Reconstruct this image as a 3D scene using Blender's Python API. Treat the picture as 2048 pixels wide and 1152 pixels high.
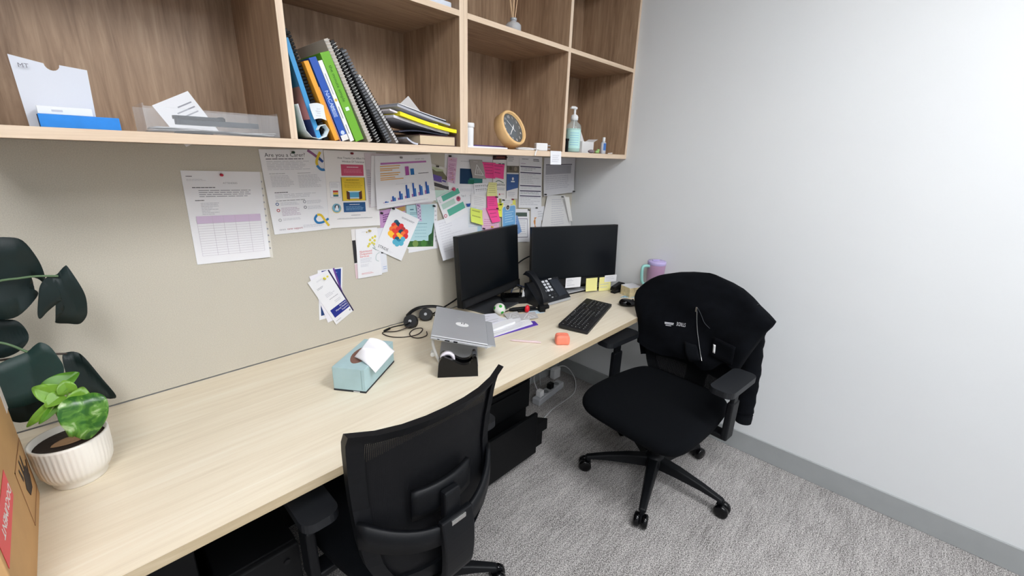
import bpy, bmesh, math, random
from mathutils import Matrix, Vector, Euler
from mathutils.geometry import tessellate_polygon
random.seed(7)
for o in list(bpy.data.objects): bpy.data.objects.remove(o)
SC = bpy.context.scene
COL = SC.collection
pi = math.pi
# ------------------------------------------------------------------ camera
cd = bpy.data.cameras.new('camera'); cam = bpy.data.objects.new('camera', cd); COL.objects.link(cam)
cd.sensor_width = 36.0; cd.lens = 840.31 / 2048 * 36.0; cd.clip_start = 0.02
cam.matrix_world = Matrix(((0.6935426, 0.19529109, -0.69344074, -2.2672),
                           (-0.71981719, 0.22707523, -0.6559726, -1.6365),
                           (0.02935761, 0.9540955, 0.29806023, 1.4788),
                           (0, 0, 0, 1)))
SC.camera = cam
# ------------------------------------------------------------------ world, exposure
wd = bpy.data.worlds.new('world'); SC.world = wd; wd.use_nodes = True
wd.node_tree.nodes['Background'].inputs[0].default_value = (.9, .95, 1, 1)
wd.node_tree.nodes['Background'].inputs[1].default_value = .3
vs = SC.view_settings
vs.view_transform = 'Standard'; vs.look = 'None'; vs.gamma = 1.0; vs.use_curve_mapping = False
vs.exposure = 0.0
LIGHT_POWER = 17.0          # emission strength of the ceiling panels
PANELS = [(-1.2, -2.1, 1.15), (-2.8, -2.1, .95), (-1.3, -3.3, .9), (-2.8, -3.3, .9)]  # the last pair is added as frontal fill for board and shelves

# ------------------------------------------------------------------ helpers
def lin(c):
    return tuple(((x/255)/12.92 if x/255 <= .04045 else ((x/255+.055)/1.055)**2.4) for x in c)
MATS = {}
def mat(name, c=(200, 200, 200), rough=.5, metal=0, var=None, bump=None, trans=0, alpha=1, emit=0, coat=0, sheen=0, spec=.5, ior=1.45):
    if name in MATS: return MATS[name]
    m = bpy.data.materials.new(name); m.use_nodes = True; MATS[name] = m
    nt = m.node_tree; b = nt.nodes['Principled BSDF']
    col = lin(c) + (1,)
    b.inputs['Base Color'].default_value = col
    b.inputs['Roughness'].default_value = rough; b.inputs['Metallic'].default_value = metal
    b.inputs['Transmission Weight'].default_value = trans; b.inputs['Alpha'].default_value = alpha
    b.inputs['Coat Weight'].default_value = coat; b.inputs['Sheen Weight'].default_value = sheen
    b.inputs['Specular IOR Level'].default_value = spec; b.inputs['IOR'].default_value = ior
    if emit:
        b.inputs['Emission Color'].default_value = col; b.inputs['Emission Strength'].default_value = emit
    if var or bump:
        tc = nt.nodes.new('ShaderNodeTexCoord')
    if var:
        n = nt.nodes.new('ShaderNodeTexNoise'); n.inputs['Scale'].default_value = var[0]; n.inputs['Detail'].default_value = 5
        nt.links.new(tc.outputs['Object'], n.inputs['Vector'])
        r = nt.nodes.new('ShaderNodeValToRGB'); a = var[1]
        r.color_ramp.elements[0].position = .3; r.color_ramp.elements[1].position = .7
        r.color_ramp.elements[0].color = tuple(max(0, x*(1-a)) for x in col[:3]) + (1,)
        r.color_ramp.elements[1].color = tuple(min(1, x*(1+a)) for x in col[:3]) + (1,)
        nt.links.new(n.outputs['Fac'], r.inputs['Fac']); nt.links.new(r.outputs['Color'], b.inputs['Base Color'])
    if bump:
        n = nt.nodes.new('ShaderNodeTexNoise'); n.inputs['Scale'].default_value = bump[0]; n.inputs['Detail'].default_value = 4
        nt.links.new(tc.outputs['Object'], n.inputs['Vector'])
        bp = nt.nodes.new('ShaderNodeBump'); bp.inputs['Strength'].default_value = bump[1]; bp.inputs['Distance'].default_value = .002
        nt.links.new(n.outputs['Fac'], bp.inputs['Height']); nt.links.new(bp.outputs['Normal'], b.inputs['Normal'])
    return m
def wood(name, cols, scale, rough=.45, big=1.0):
    """grain from noise stretched along one axis; scale is (x, y, z) in world units"""
    m = bpy.data.materials.new(name); m.use_nodes = True; MATS[name] = m
    nt = m.node_tree; b = nt.nodes['Principled BSDF']; b.inputs['Roughness'].default_value = rough
    g = nt.nodes.new('ShaderNodeNewGeometry'); mp = nt.nodes.new('ShaderNodeMapping'); mp.inputs['Scale'].default_value = scale
    nt.links.new(g.outputs['Position'], mp.inputs['Vector'])
    n1 = nt.nodes.new('ShaderNodeTexNoise'); n1.inputs['Scale'].default_value = 1; n1.inputs['Detail'].default_value = 6; n1.inputs['Roughness'].default_value = .62; n1.inputs['Distortion'].default_value = .6
    mp2 = nt.nodes.new('ShaderNodeMapping'); mp2.inputs['Scale'].default_value = tuple(s*.16*big for s in scale)
    nt.links.new(g.outputs['Position'], mp2.inputs['Vector'])
    n2 = nt.nodes.new('ShaderNodeTexNoise'); n2.inputs['Scale'].default_value = 1; n2.inputs['Detail'].default_value = 2
    nt.links.new(mp.outputs[0], n1.inputs['Vector']); nt.links.new(mp2.outputs[0], n2.inputs['Vector'])
    ad = nt.nodes.new('ShaderNodeMath'); ad.operation = 'MULTIPLY_ADD'; ad.inputs[1].default_value = .62
    ml = nt.nodes.new('ShaderNodeMath'); ml.operation = 'MULTIPLY'; ml.inputs[1].default_value = .38
    nt.links.new(n2.outputs['Fac'], ml.inputs[0]); nt.links.new(n1.outputs['Fac'], ad.inputs[0]); nt.links.new(ml.outputs[0], ad.inputs[2])
    r = nt.nodes.new('ShaderNodeValToRGB'); e = r.color_ramp.elements
    pos = [.34, .5, .66]
    while len(e) < 3: e.new(.5)
    for i in range(3): e[i].position = pos[i]; e[i].color = lin(cols[i]) + (1,)
    nt.links.new(ad.outputs[0], r.inputs['Fac']); nt.links.new(r.outputs['Color'], b.inputs['Base Color'])
    bp = nt.nodes.new('ShaderNodeBump'); bp.inputs['Strength'].default_value = .12; bp.inputs['Distance'].default_value = .001
    nt.links.new(n1.outputs['Fac'], bp.inputs['Height']); nt.links.new(bp.outputs['Normal'], b.inputs['Normal'])
    return m

class MB:
    """collects shapes for ONE mesh"""
    def __init__(s): s.v = []; s.f = []; s.m = []; s.s = []
    def add(s, vs_, fs, m=0, sm=False, T=None):
        k = len(s.v)
        for p in vs_:
            p = Vector(p); s.v.append(T @ p if T is not None else p)
        for f in fs: s.f.append([k+i for i in f]); s.m.append(m); s.s.append(sm)
        return s
    def box(s, x0, y0, z0, x1, y1, z1, m=0, T=None):
        v = [(x0,y0,z0),(x1,y0,z0),(x1,y1,z0),(x0,y1,z0),(x0,y0,z1),(x1,y0,z1),(x1,y1,z1),(x0,y1,z1)]
        return s.add(v, [(0,3,2,1),(4,5,6,7),(0,1,5,4),(1,2,6,5),(2,3,7,6),(3,0,4,7)], m, False, T)
    def cyl(s, p0, p1, r0, r1=None, n=16, m=0, T=None, sm=True):
        r1 = r0 if r1 is None else r1; p0 = Vector(p0); p1 = Vector(p1); d = (p1-p0).normalized()
        a = d.orthogonal().normalized(); b = d.cross(a); v = []
        for p, r in ((p0, r0), (p1, r1)):
            for i in range(n): t = 2*pi*i/n; v.append(p + a*r*math.cos(t) + b*r*math.sin(t))
        s.add(v, [(i, (i+1) % n, n+(i+1) % n, n+i) for i in range(n)], m, sm, T)
        return s.add(v, [tuple(range(n))[::-1], tuple(range(n, 2*n))], m, False, T)
    def tube(s, pts, r, n=8, m=0, closed=False, T=None, flat=1.0):
        pts = [Vector(p) for p in pts]; N = len(pts); rr = r if isinstance(r, (list, tuple)) else [r]*N
        tg = []
        for i in range(N):
            a = pts[(i-1) % N] if (closed or i) else pts[0]; b = pts[(i+1) % N] if (closed or i < N-1) else pts[-1]
            tg.append((b-a).normalized())
        u = tg[0].orthogonal().normalized(); v = []
        for i in range(N):
            u = (u - tg[i]*u.dot(tg[i])).normalized(); w = tg[i].cross(u)
            for k in range(n): t = 2*pi*k/n; v.append(pts[i] + u*rr[i]*math.cos(t) + w*rr[i]*flat*math.sin(t))
        f = []
        for i in range(N if closed else N-1):
            j = (i+1) % N
            for k in range(n): f.append((i*n+k, i*n+(k+1) % n, j*n+(k+1) % n, j*n+k))
        s.add(v, f, m, True, T)
        if not closed: s.add(v, [tuple(range(n))[::-1], tuple(range((N-1)*n, N*n))], m, False, T)
        return s
    def lathe(s, prof, n=32, m=0, c=(0, 0, 0), T=None, rfn=None, sm=True):
        v = []; c = Vector(c); f = []
        for j, (r, z) in enumerate(prof):
            for i in range(n):
                t = 2*pi*i/n; q = r*(rfn(t, j) if rfn else 1); v.append(c + Vector((q*math.cos(t), q*math.sin(t), z)))
        for j in range(len(prof)-1):
            for i in range(n): f.append((j*n+i, j*n+(i+1) % n, (j+1)*n+(i+1) % n, (j+1)*n+i))
        s.add(v, f, m, sm, T)
        caps = []
        if prof[0][0] > 1e-5: caps.append(tuple(range(n))[::-1])
        if prof[-1][0] > 1e-5: caps.append(tuple(range((len(prof)-1)*n, len(prof)*n)))
        return s.add(v, caps, m, False, T)
    def prism(s, out, z0, z1, m=0, T=None, sm=False):
        n = len(out); v = [(x, y, z0) for x, y in out] + [(x, y, z1) for x, y in out]
        s.add(v, [(i, (i+1) % n, n+(i+1) % n, n+i) for i in range(n)], m, sm, T)
        return s.add(v, [tuple(range(n))[::-1], tuple(range(n, 2*n))], m, False, T)
    def sph(s, c, r, n=16, m=0, sc=(1, 1, 1), T=None):
        c = Vector(c); v = []; h = n//2
        for j in range(h+1):
            a = pi*j/h
            for i in range(n): t = 2*pi*i/n; v.append(c + Vector((r*sc[0]*math.sin(a)*math.cos(t), r*sc[1]*math.sin(a)*math.sin(t), -r*sc[2]*math.cos(a))))
        return s.add(v, [(j*n+i, j*n+(i+1) % n, (j+1)*n+(i+1) % n, (j+1)*n+i) for j in range(h) for i in range(n)], m, True, T)
    def grid(s, fn, nu, nv, m=0, sm=True, flip=False, T=None, wrap=False):
        k = nu if wrap else nu+1
        v = [fn(i/nu, j/nv) for j in range(nv+1) for i in range(k)]; f = []
        for j in range(nv):
            for i in range(nu):
                q = (j*k+i, j*k+(i+1) % k, (j+1)*k+(i+1) % k, (j+1)*k+i); f.append(q[::-1] if flip else q)
        return s.add(v, f, m, sm, T)
    def slab(s, fn, nu, nv, t, m=0, T=None):
        """a thin bent sheet: fn(u,v) -> (point, normal); t = thickness behind"""
        V = []; n1 = (nu+1)*(nv+1)
        for j in range(nv+1):
            for i in range(nu+1): V.append(fn(i/nu, j/nv)[0])
        for j in range(nv+1):
            for i in range(nu+1): p, n = fn(i/nu, j/nv); V.append(Vector(p) - Vector(n)*t)
        F = []; w = nu+1
        for j in range(nv):
            for i in range(nu):
                q = (j*w+i, (j+1)*w+i, (j+1)*w+i+1, j*w+i+1); F.append(q); F.append(tuple(n1+x for x in q[::-1]))
        rim = [i for i in range(w)] + [j*w+nu for j in range(1, nv+1)] + [nv*w+i for i in range(nu-1, -1, -1)] + [j*w for j in range(nv-1, 0, -1)]
        for a, b in zip(rim, rim[1:]+rim[:1]): F.append((a, b, n1+b, n1+a))
        return s.add(V, F, m, False, T)
    def text(s, txt, size, T, m=0, align='LEFT', thick=0):
        v, f = text_geo(txt, align)
        S = T @ Matrix.Scale(size, 4)
        return s.add(v, f, m, False, S)
    def mesh(s, name, mats):
        me = bpy.data.meshes.new(name); me.from_pydata([tuple(p) for p in s.v], [], s.f)
        for mm in mats: me.materials.append(mm)
        me.polygons.foreach_set('material_index', s.m); me.polygons.foreach_set('use_smooth', s.s); me.update()
        return me
TXT = {}
def text_geo(txt, align='LEFT'):
    k = (txt, align)
    if k in TXT: return TXT[k]
    c = bpy.data.curves.new('t', 'FONT'); c.body = txt; c.align_x = align; c.resolution_u = 2; c.size = 1
    o = bpy.data.objects.new('t', c); COL.objects.link(o)
    me = bpy.data.meshes.new_from_object(o.evaluated_get(bpy.context.evaluated_depsgraph_get()))
    r = ([tuple(v.co) for v in me.vertices], [tuple(p.vertices) for p in me.polygons])
    bpy.data.objects.remove(o); bpy.data.curves.remove(c); bpy.data.meshes.remove(me)
    TXT[k] = r; return r
def ml(mats): return mats if isinstance(mats, (list, tuple)) else [mats]
def mods(o, bevel=0, seg=2, sub=0, solid=0):
    if solid: k = o.modifiers.new('solid', 'SOLIDIFY'); k.thickness = solid; k.offset = 0
    if bevel: k = o.modifiers.new('bevel', 'BEVEL'); k.width = bevel; k.segments = seg; k.limit_method = 'ANGLE'; k.angle_limit = .6; k.use_clamp_overlap = True
    if sub: k = o.modifiers.new('sub', 'SUBSURF'); k.levels = sub; k.render_levels = sub
def link(name, me):
    o = bpy.data.objects.new(name, me); COL.objects.link(o); return o
def tag(o, label, cat, group=None):
    o['label'] = label; o['category'] = cat
    if group: o['group'] = group
    return o
def thing(name, label, cat, loc=(0, 0, 0), rz=0, group=None, R=None):
    o = link(name, None); o.empty_display_size = .05
    if R is not None: o.matrix_world = Matrix.Translation(loc) @ R.to_4x4()
    else: o.location = loc; o.rotation_euler = (0, 0, rz)
    return tag(o, label, cat, group)
def part(name, mb, mats, parent, bevel=0, seg=2, sub=0, solid=0, label=None):
    o = link(name, mb.mesh(name, ml(mats)) if isinstance(mb, MB) else mb); o.parent = parent
    mods(o, bevel, seg, sub, solid)
    if label: o['label'] = label
    return o
def solo(name, mb, mats, label, cat, loc=(0, 0, 0), rz=0, group=None, bevel=0, seg=2, sub=0, solid=0, R=None):
    o = link(name, mb.mesh(name, ml(mats)))
    if R is not None: o.matrix_world = Matrix.Translation(loc) @ R.to_4x4()
    else: o.location = loc; o.rotation_euler = (0, 0, rz)
    mods(o, bevel, seg, sub, solid); return tag(o, label, cat, group)
def struct(name, mb, mats, bevel=0):
    o = link(name, mb.mesh(name, ml(mats))); o['kind'] = 'structure'; mods(o, bevel); return o
def TR(loc=(0, 0, 0), rx=0, ry=0, rz=0): return Matrix.Translation(loc) @ Euler((rx, ry, rz)).to_matrix().to_4x4()
def axes(ex, ey, ez): return Matrix((ex, ey, ez)).transposed()
def rrect(x0, y0, x1, y1, r, n=4):
    o = []
    for cx, cy, a in ((x1-r, y1-r, 0), (x0+r, y1-r, 90), (x0+r, y0+r, 180), (x1-r, y0+r, 270)):
        for i in range(n+1): t = math.radians(a+90*i/n); o.append((cx+r*math.cos(t), cy+r*math.sin(t)))
    return o
def circ(cx, cy, r, n=20, ry=None): return [(cx+r*math.cos(2*pi*i/n), cy+(ry or r)*math.sin(2*pi*i/n)) for i in range(n)]
def smooth_path(P, k=6):
    P = [Vector(p) for p in P]; out = []
    for i in range(len(P)-1):
        a = P[max(i-1, 0)]; b = P[i]; c = P[i+1]; d = P[min(i+2, len(P)-1)]
        for j in range(k):
            t = j/k; out.append(.5*((2*b)+(c-a)*t+(2*a-5*b+4*c-d)*t*t+(3*b-a-3*c+d)*t**3))
    out.append(P[-1]); return out
def interp(tab, x):
    if x <= tab[0][0]: return tab[0][1]
    for (a, p), (b, q) in zip(tab, tab[1:]):
        if x <= b: return p+(q-p)*(x-a)/(b-a)
    return tab[-1][1]

# ------------------------------------------------------------------ materials
ZD = 0.717      # desk top
ZS = 1.508      # top of the lower shelf board
SD = 0.3595     # shelf depth
oak_c = [(138, 110, 86), (169, 140, 113), (190, 162, 133)]
OAK_V = wood('oak_laminate_upright', oak_c, (75, 75, 5.5))
OAK_H = wood('oak_laminate_lying', oak_c, (5.5, 75, 75))
ASH = [(205, 186, 158), (226, 208, 180), (236, 221, 197)]
EDGE_H = wood('pale_edge_lying', [(214, 188, 160), (228, 204, 178), (236, 215, 190)], (3.2, 70, 90))
EDGE_V = wood('pale_edge_upright', [(214, 188, 160), (228, 204, 178), (236, 215, 190)], (90, 70, 3.2))
DESKW = wood('desk_laminate', [(224, 211, 187), (235, 223, 200), (241, 232, 212)], (2.6, 62, 62), rough=.38)
DESKE = wood('desk_edge_band', [(176, 156, 124), (193, 174, 142), (208, 190, 160)], (4, 60, 60))
WALL = mat('wall_paint', (222, 224, 225), .7, var=(2.0, .015), bump=(60, .05))
CEIL = mat('ceiling_paint', (225, 226, 226), .8)
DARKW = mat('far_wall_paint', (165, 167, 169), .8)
BASEB = mat('baseboard_grey', (160, 163, 163), .5, var=(14, .03))
PINB = mat('pinboard_fabric', (204, 198, 184), .95, var=(420, .10), bump=(600, .35))
BLK = mat('black_plastic', (12, 13, 16), .42, var=(60, .1), spec=.35)
BLKM = mat('black_matte_plastic', (9, 10, 12), .6, spec=.3)
GLOSSBLK = mat('black_gloss_plastic', (6, 6, 8), .12, spec=.4)
BLKFAB = mat('black_seat_fabric', (7, 9, 13), .95, var=(500, .3), bump=(900, .5), spec=.15)
BLKMETAL = mat('black_painted_steel', (7, 8, 10), .5, spec=.25)
WHT = mat('white_plastic', (238, 238, 238), .4)
PAPER = mat('white_paper', (240, 240, 243), .8, var=(8, .015))
SILV = mat('silver_aluminium', (186, 188, 192), .42, metal=.35, var=(5, .03))
CHROME = mat('chrome', (215, 215, 215), .18, metal=1)
GREYD = mat('dark_grey_plastic', (58, 60, 64), .5)
GREYL = mat('light_grey_plastic', (180, 182, 186), .5)
CLEAR = mat('clear_acrylic', (232, 236, 240), .08, alpha=.13)
# ------------------------------------------------------------------ room
def carpet():
    m = bpy.data.materials.new('loop_carpet'); m.use_nodes = True; nt = m.node_tree; b = nt.nodes['Principled BSDF']
    b.inputs['Roughness'].default_value = 1; b.inputs['Specular IOR Level'].default_value = .1
    g = nt.nodes.new('ShaderNodeNewGeometry')
    def noise(sc, det, dist=0):
        mp = nt.nodes.new('ShaderNodeMapping'); mp.inputs['Scale'].default_value = sc; nt.links.new(g.outputs['Position'], mp.inputs['Vector'])
        n = nt.nodes.new('ShaderNodeTexNoise'); n.inputs['Scale'].default_value = 1; n.inputs['Detail'].default_value = det; n.inputs['Distortion'].default_value = dist
        nt.links.new(mp.outputs[0], n.inputs['Vector']); return n
    loops = noise((230, 240, 240), 2, .3); streak = noise((9, 85, 1), 6, 1.0); patch = noise((5, 9, 1), 3)
    m1 = nt.nodes.new('ShaderNodeMath'); m1.operation = 'MULTIPLY'; m1.inputs[1].default_value = .74
    m2 = nt.nodes.new('ShaderNodeMath'); m2.operation = 'MULTIPLY_ADD'; m2.inputs[1].default_value = .16
    m3 = nt.nodes.new('ShaderNodeMath'); m3.operation = 'MULTIPLY_ADD'; m3.inputs[1].default_value = .10
    nt.links.new(loops.outputs['Fac'], m1.inputs[0]); nt.links.new(streak.outputs['Fac'], m2.inputs[0]); nt.links.new(m1.outputs[0], m2.inputs[2])
    nt.links.new(patch.outputs['Fac'], m3.inputs[0]); nt.links.new(m2.outputs[0], m3.inputs[2])
    r = nt.nodes.new('ShaderNodeValToRGB'); e = r.color_ramp.elements; e.new(.5)
    for i, (p, c) in enumerate(((.37, (86, 83, 81)), (.5, (156, 152, 150)), (.62, (206, 202, 199)))): e[i].position = p; e[i].color = lin(c)+(1,)
    nt.links.new(m3.outputs[0], r.inputs['Fac']); nt.links.new(r.outputs['Color'], b.inputs['Base Color'])
    bp = nt.nodes.new('ShaderNodeBump'); bp.inputs['Strength'].default_value = .6; bp.inputs['Distance'].default_value = .004
    nt.links.new(loops.outputs['Fac'], bp.inputs['Height']); nt.links.new(bp.outputs['Normal'], b.inputs['Normal'])
    return m
XL, YF, ZC = -3.9, -3.9, 2.7
struct('floor', MB().box(XL-.1, YF-.1, -.1, .1, .1, 0), carpet())
struct('ceiling', MB().box(XL-.1, YF-.1, ZC, .1, .1, ZC+.1), CEIL)
struct('wall_back', MB().box(XL-.1, 0.012, 0, .1, .112, ZC), WALL)
struct('wall_right', MB().box(0, YF-.1, 0, .1, .012, ZC), WALL)
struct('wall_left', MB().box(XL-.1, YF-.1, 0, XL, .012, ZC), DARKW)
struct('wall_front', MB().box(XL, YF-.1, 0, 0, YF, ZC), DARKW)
struct('baseboard_right', MB().box(-.010, YF, 0, 0, .012, .108), BASEB, .002)
struct('baseboard_back', MB().box(XL, .002, 0, -.010, .012, .108), BASEB, .002)
solo('pinboard', MB().box(XL+.2, 0, ZD+.004, -.001, .0119, 1.4845), PINB, 'long beige fabric pinboard covering the wall between desk and shelves', 'pinboard')
EMIT = bpy.data.materials.new('light_diffuser'); EMIT.use_nodes = True
for i, (x, y, k) in enumerate(PANELS):
    t = thing('ceiling_light', ['long ceiling light panel above the swivel chair with the jacket', 'long ceiling light panel above where the photo was taken', 'added ceiling fill panel nearest the front wall', 'added ceiling fill panel in the corner behind the camera'][i], 'light', (x, y, ZC), group='ceiling light panels')
    f = MB()
    for a, b_, c, d in ((-.32, -.52, .32, -.5), (-.32, .5, .32, .52), (-.32, -.5, -.3, .5), (.3, -.5, .32, .5)): f.box(a, b_, -.02, c, d, 0)
    part('frame', f, WHT, t)
    part('diffuser', MB().box(-.3, -.5, -.012, .3, .5, -.001), mat('diffuser_%d' % i, (250, 252, 255), .6, emit=LIGHT_POWER*k), t)

# ------------------------------------------------------------------ shelf units
def shelf_unit(label, x0, x1, xm):
    t = thing('shelf_unit', label, 'shelf', (x0, 0, 1.485), group='wall shelf units')
    zt = 2.375 - 1.485; zm = 1.93 - 1.485; P = .018; w = x1-x0
    def panel(name, a, b, mats, edge):
        """panel with a pale strip glued along its front edge"""
        p = part(name, MB().box(*a, *b), mats, t)
        e = part('edge_strip', MB().box(a[0], a[1]-.0012, a[2], b[0], a[1], b[2]), edge, p, .0005, 1, label='pale wood edge strip')
    D = -SD+.0012
    panel('side_panel', (0, D, 0), (P, -.001, zt), OAK_V, EDGE_V)
    panel('side_panel', (w-P, D, 0), (w, -.001, zt), OAK_V, EDGE_V)
    panel('divider', (xm-x0-P/2, D, .023), (xm-x0+P/2, -.008, zt-P), OAK_V, EDGE_V)
    panel('bottom_panel', (P, D, 0), (w-P, -.001, .023), OAK_H, EDGE_H)
    panel('top_panel', (P, D, zt-P), (w-P, -.001, zt), OAK_H, EDGE_H)
    for a, b in ((P, xm-x0-P/2), (xm-x0+P/2, w-P)):
        panel('shelf_board', (a, D, zm), (b, -.008, zm+P), OAK_H, EDGE_H)
        for z0, z1 in ((.023, zm), (zm+P, zt-P)): part('back_panel', MB().box(a, -.008, z0, b, -.001, z1), OAK_V, t)
shelf_unit('oak wall shelf unit on the left holding the leaning books', -2.405, -1.201, -1.802)
shelf_unit('oak wall shelf unit on the right holding the clock and pump bottle', -1.2005, -.001, -.59)

# ------------------------------------------------------------------ desk
t = thing('desk', 'long pale wood desk along the pinboard', 'desk', (-1.75, -.36, 0))
tt = part('tabletop', MB().box(-1.75, -.3675, ZD-.0245, 1.748, .359, ZD), DESKW, t)
part('edge_band', MB().box(-1.75, -.3690, ZD-.0245, 1.748, -.3676, ZD), DESKE, tt, label='darker front edge band of the desk')
for x in (-1.55, .20):
    g = MB(); g.box(x-.035, -.04, .03, x+.035, .04, ZD-.06); g.box(x-.03, -.33, 0, x+.03, .30, .03); g.box(x-.03, -.30, ZD-.06, x+.03, .30, ZD-.0246)
    part('leg', g, BLKMETAL, t, .003)
part('wall_batten', MB().box(1.715, -.30, ZD-.06, 1.748, .34, ZD-.0246), BLKMETAL, t)
part('modesty_panel', MB().box(-1.60, .27, .02, .60, .285, ZD-.03), BLKMETAL, t)  # carried down to the floor to blacken the shade under the desk

def drawer_front(p, x0, x1, y, z0, z1):
    d = part('drawer', MB().box(x0, y, z0, x1, y+.018, z1), BLKMETAL, p, .002)
    part('handle', MB().box(x0+.08, y-.006, z1-.03, x1-.08, y, z1-.022), BLKMETAL, d, .001)
t = thing('drawer_pedestal', 'black drawer pedestal under the desk with its lowest drawer pulled out', 'drawers', (-1.06, -.22, 0), group='black drawer pedestals')
part('body', MB().box(-.2, -.21, .03, .2, .2, .60), BLKMETAL, t, .002)
for z0, z1 in ((.29, .435), (.44, .595)): drawer_front(t, -.198, .198, -.229, z0, z1)
d = part('drawer', MB().box(-.198, -.29, .045, .198, -.272, .275), BLKMETAL, t, .002)
part('drawer_box', MB().box(-.17, -.272, .06, .17, -.21, .2), BLKMETAL, d)
for sx in (-.17, .17):
    for sy in (-.17, .16): part('caster', MB().cyl((sx-.015, sy, .0155), (sx+.015, sy, .0155), .0155, n=12), BLKM, t)
t = thing('drawer_pedestal', 'black closed drawer pedestal under the left end of the desk', 'drawers', (-2.42, -.30, 0), group='black drawer pedestals')
part('body', MB().box(-.2, -.24, .03, .2, .25, .62), BLKMETAL, t, .002)
for z0, z1 in ((.05, .29), (.295, .45), (.455, .61)): drawer_front(t, -.198, .198, -.259, z0, z1)
for sx in (-.17, .17):
    for sy in (-.17, .16): part('caster', MB().cyl((sx-.015, sy, .0155), (sx+.015, sy, .0155), .0155, n=12), BLKM, t)
t = thing('added_dark_tower', 'unseen black computer tower added to darken the space under the desk left of the near chair', 'computer', (-2.10, -.34, 0))  # black tower added to keep the floor under the desk dark
part('case', MB().box(-.095, -.235, .012, .095, .235, .43), BLKMETAL, t, .004)
fp = part('front_panel', MB().box(-.095, -.255, .012, .095, -.236, .43), BLKM, t, .004)
part('power_button', MB().cyl((.06, -.2555, .39), (.06, -.2585, .39), .008, n=16), BLK, fp)
for sx in (-.07, .07):
    for sy in (-.19, .19): part('foot', MB().cyl((sx, sy, 0), (sx, sy, .012), .012, n=12), BLKM, t)
t = thing('foot_rest', 'black slanted foot rest on the carpet beside the drawers', 'foot rest', (-.79, -.36, 0))
part('platform', MB().prism([(-.11, .10), (.10, .06), (.10, .078), (-.11, .165)], -.06, .06, T=Matrix(((0, 0, 1, 0), (1, 0, 0, 0), (0, 1, 0, 0), (0, 0, 0, 1)))), BLKM, t, .003)
part('base', MB().box(-.05, -.09, 0, .05, .08, .10), BLKM, t, .003)
# power strip and cables on the floor under the desk
t = thing('power_strip', 'grey power strip lying on the carpet under the desk', 'power strip', (-.335, -.165, 0), .12)
part('body', MB().box(-.15, -.028, 0, .15, .028, .042), GREYL, t, .006, 3)
for k in range(4):
    part('socket', MB().cyl((-.1+.065*k, 0, .042), (-.1+.065*k, 0, .0435), .018, n=16), mat('socket_grey', (120, 122, 125), .5), t)
part('plug', MB().box(-.125, -.018, .0436, -.085, .018, .085), WHT, t, .004); part('plug', MB().box(.0, -.016, .0436, .04, .016, .08), BLKM, t, .004)
def cable(name, pts, r, m, label, k=6):
    mb = MB().tube(smooth_path(pts, k), r, 8)
    return solo(name, mb, m, label, 'cable')
cable('power_cable', [(-.44, -.16, .07), (-.46, -.14, .16), (-.36, -.1, .18), (-.25, -.1, .13), (-.14, -.14, .13), (-.10, -.2, .05), (-.2, -.27, .004), (-.45, -.29, .004), (-.62, -.33, .004)], .0035, mat('cable_grey', (190, 190, 192), .5), 'thin grey cable looping over the power strip under the desk')
cable('power_cable', [(-.42, -.06, .005), (-.45, -.1, .10), (-.37, -.06, .18), (-.3, -.05, .1), (-.28, -.05, .005)], .0035, GREYL, 'short grey cable arching behind the power strip')
solo('power_adapter', MB().box(-.035, -.02, 0, .035, .02, .075), WHT, 'small white power adapter standing by the back baseboard', 'adapter', (-.12, -.05, 0), bevel=.005)
# ------------------------------------------------------------------ swivel chairs
def mesh_fabric():
    m = bpy.data.materials.new('chair_mesh_fabric'); m.use_nodes = True; nt = m.node_tree; b = nt.nodes['Principled BSDF']; MATS['mesh'] = m
    b.inputs['Base Color'].default_value = lin((8, 9, 13)) + (1,); b.inputs['Roughness'].default_value = .6; b.inputs['Specular IOR Level'].default_value = .3
    tc = nt.nodes.new('ShaderNodeTexCoord'); sx = nt.nodes.new('ShaderNodeSeparateXYZ'); nt.links.new(tc.outputs['Object'], sx.inputs[0])
    def wave(o):
        k = nt.nodes.new('ShaderNodeMath'); k.operation = 'MULTIPLY'; k.inputs[1].default_value = 2*pi/.0042; nt.links.new(o, k.inputs[0])
        s_ = nt.nodes.new('ShaderNodeMath'); s_.operation = 'SINE'; nt.links.new(k.outputs[0], s_.inputs[0]); return s_.outputs[0]
    mul = nt.nodes.new('ShaderNodeMath'); mul.operation = 'MINIMUM'; nt.links.new(wave(sx.outputs[0]), mul.inputs[0]); nt.links.new(wave(sx.outputs[2]), mul.inputs[1])
    gt = nt.nodes.new('ShaderNodeMath'); gt.operation = 'LESS_THAN'; gt.inputs[1].default_value = .86; nt.links.new(mul.outputs[0], gt.inputs[0])
    nt.links.new(gt.outputs[0], b.inputs['Alpha']); return m
MESHF = mesh_fabric()
PLA = mat('chair_plastic', (9, 11, 15), .5, var=(40, .1), spec=.32)
def back_y(z): return interp([(.36, -.245), (.44, -.243), (.52, -.236), (.60, -.224), (.68, -.216), (.76, -.222), (.86, -.240), (.92, -.262)], z)
def back_hw(z): return interp([(.36, .10), (.40, .150), (.45, .192), (.51, .212), (.58, .220), (.66, .222), (.76, .228), (.88, .236), (.925, .238)], z)
def back_pt(u, z, off=0): return Vector((u*back_hw(z), back_y(z) + .055*abs(u)**2.2 + off, z + .012*abs(u)**4*(1 if z > .8 else 0)))
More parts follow.
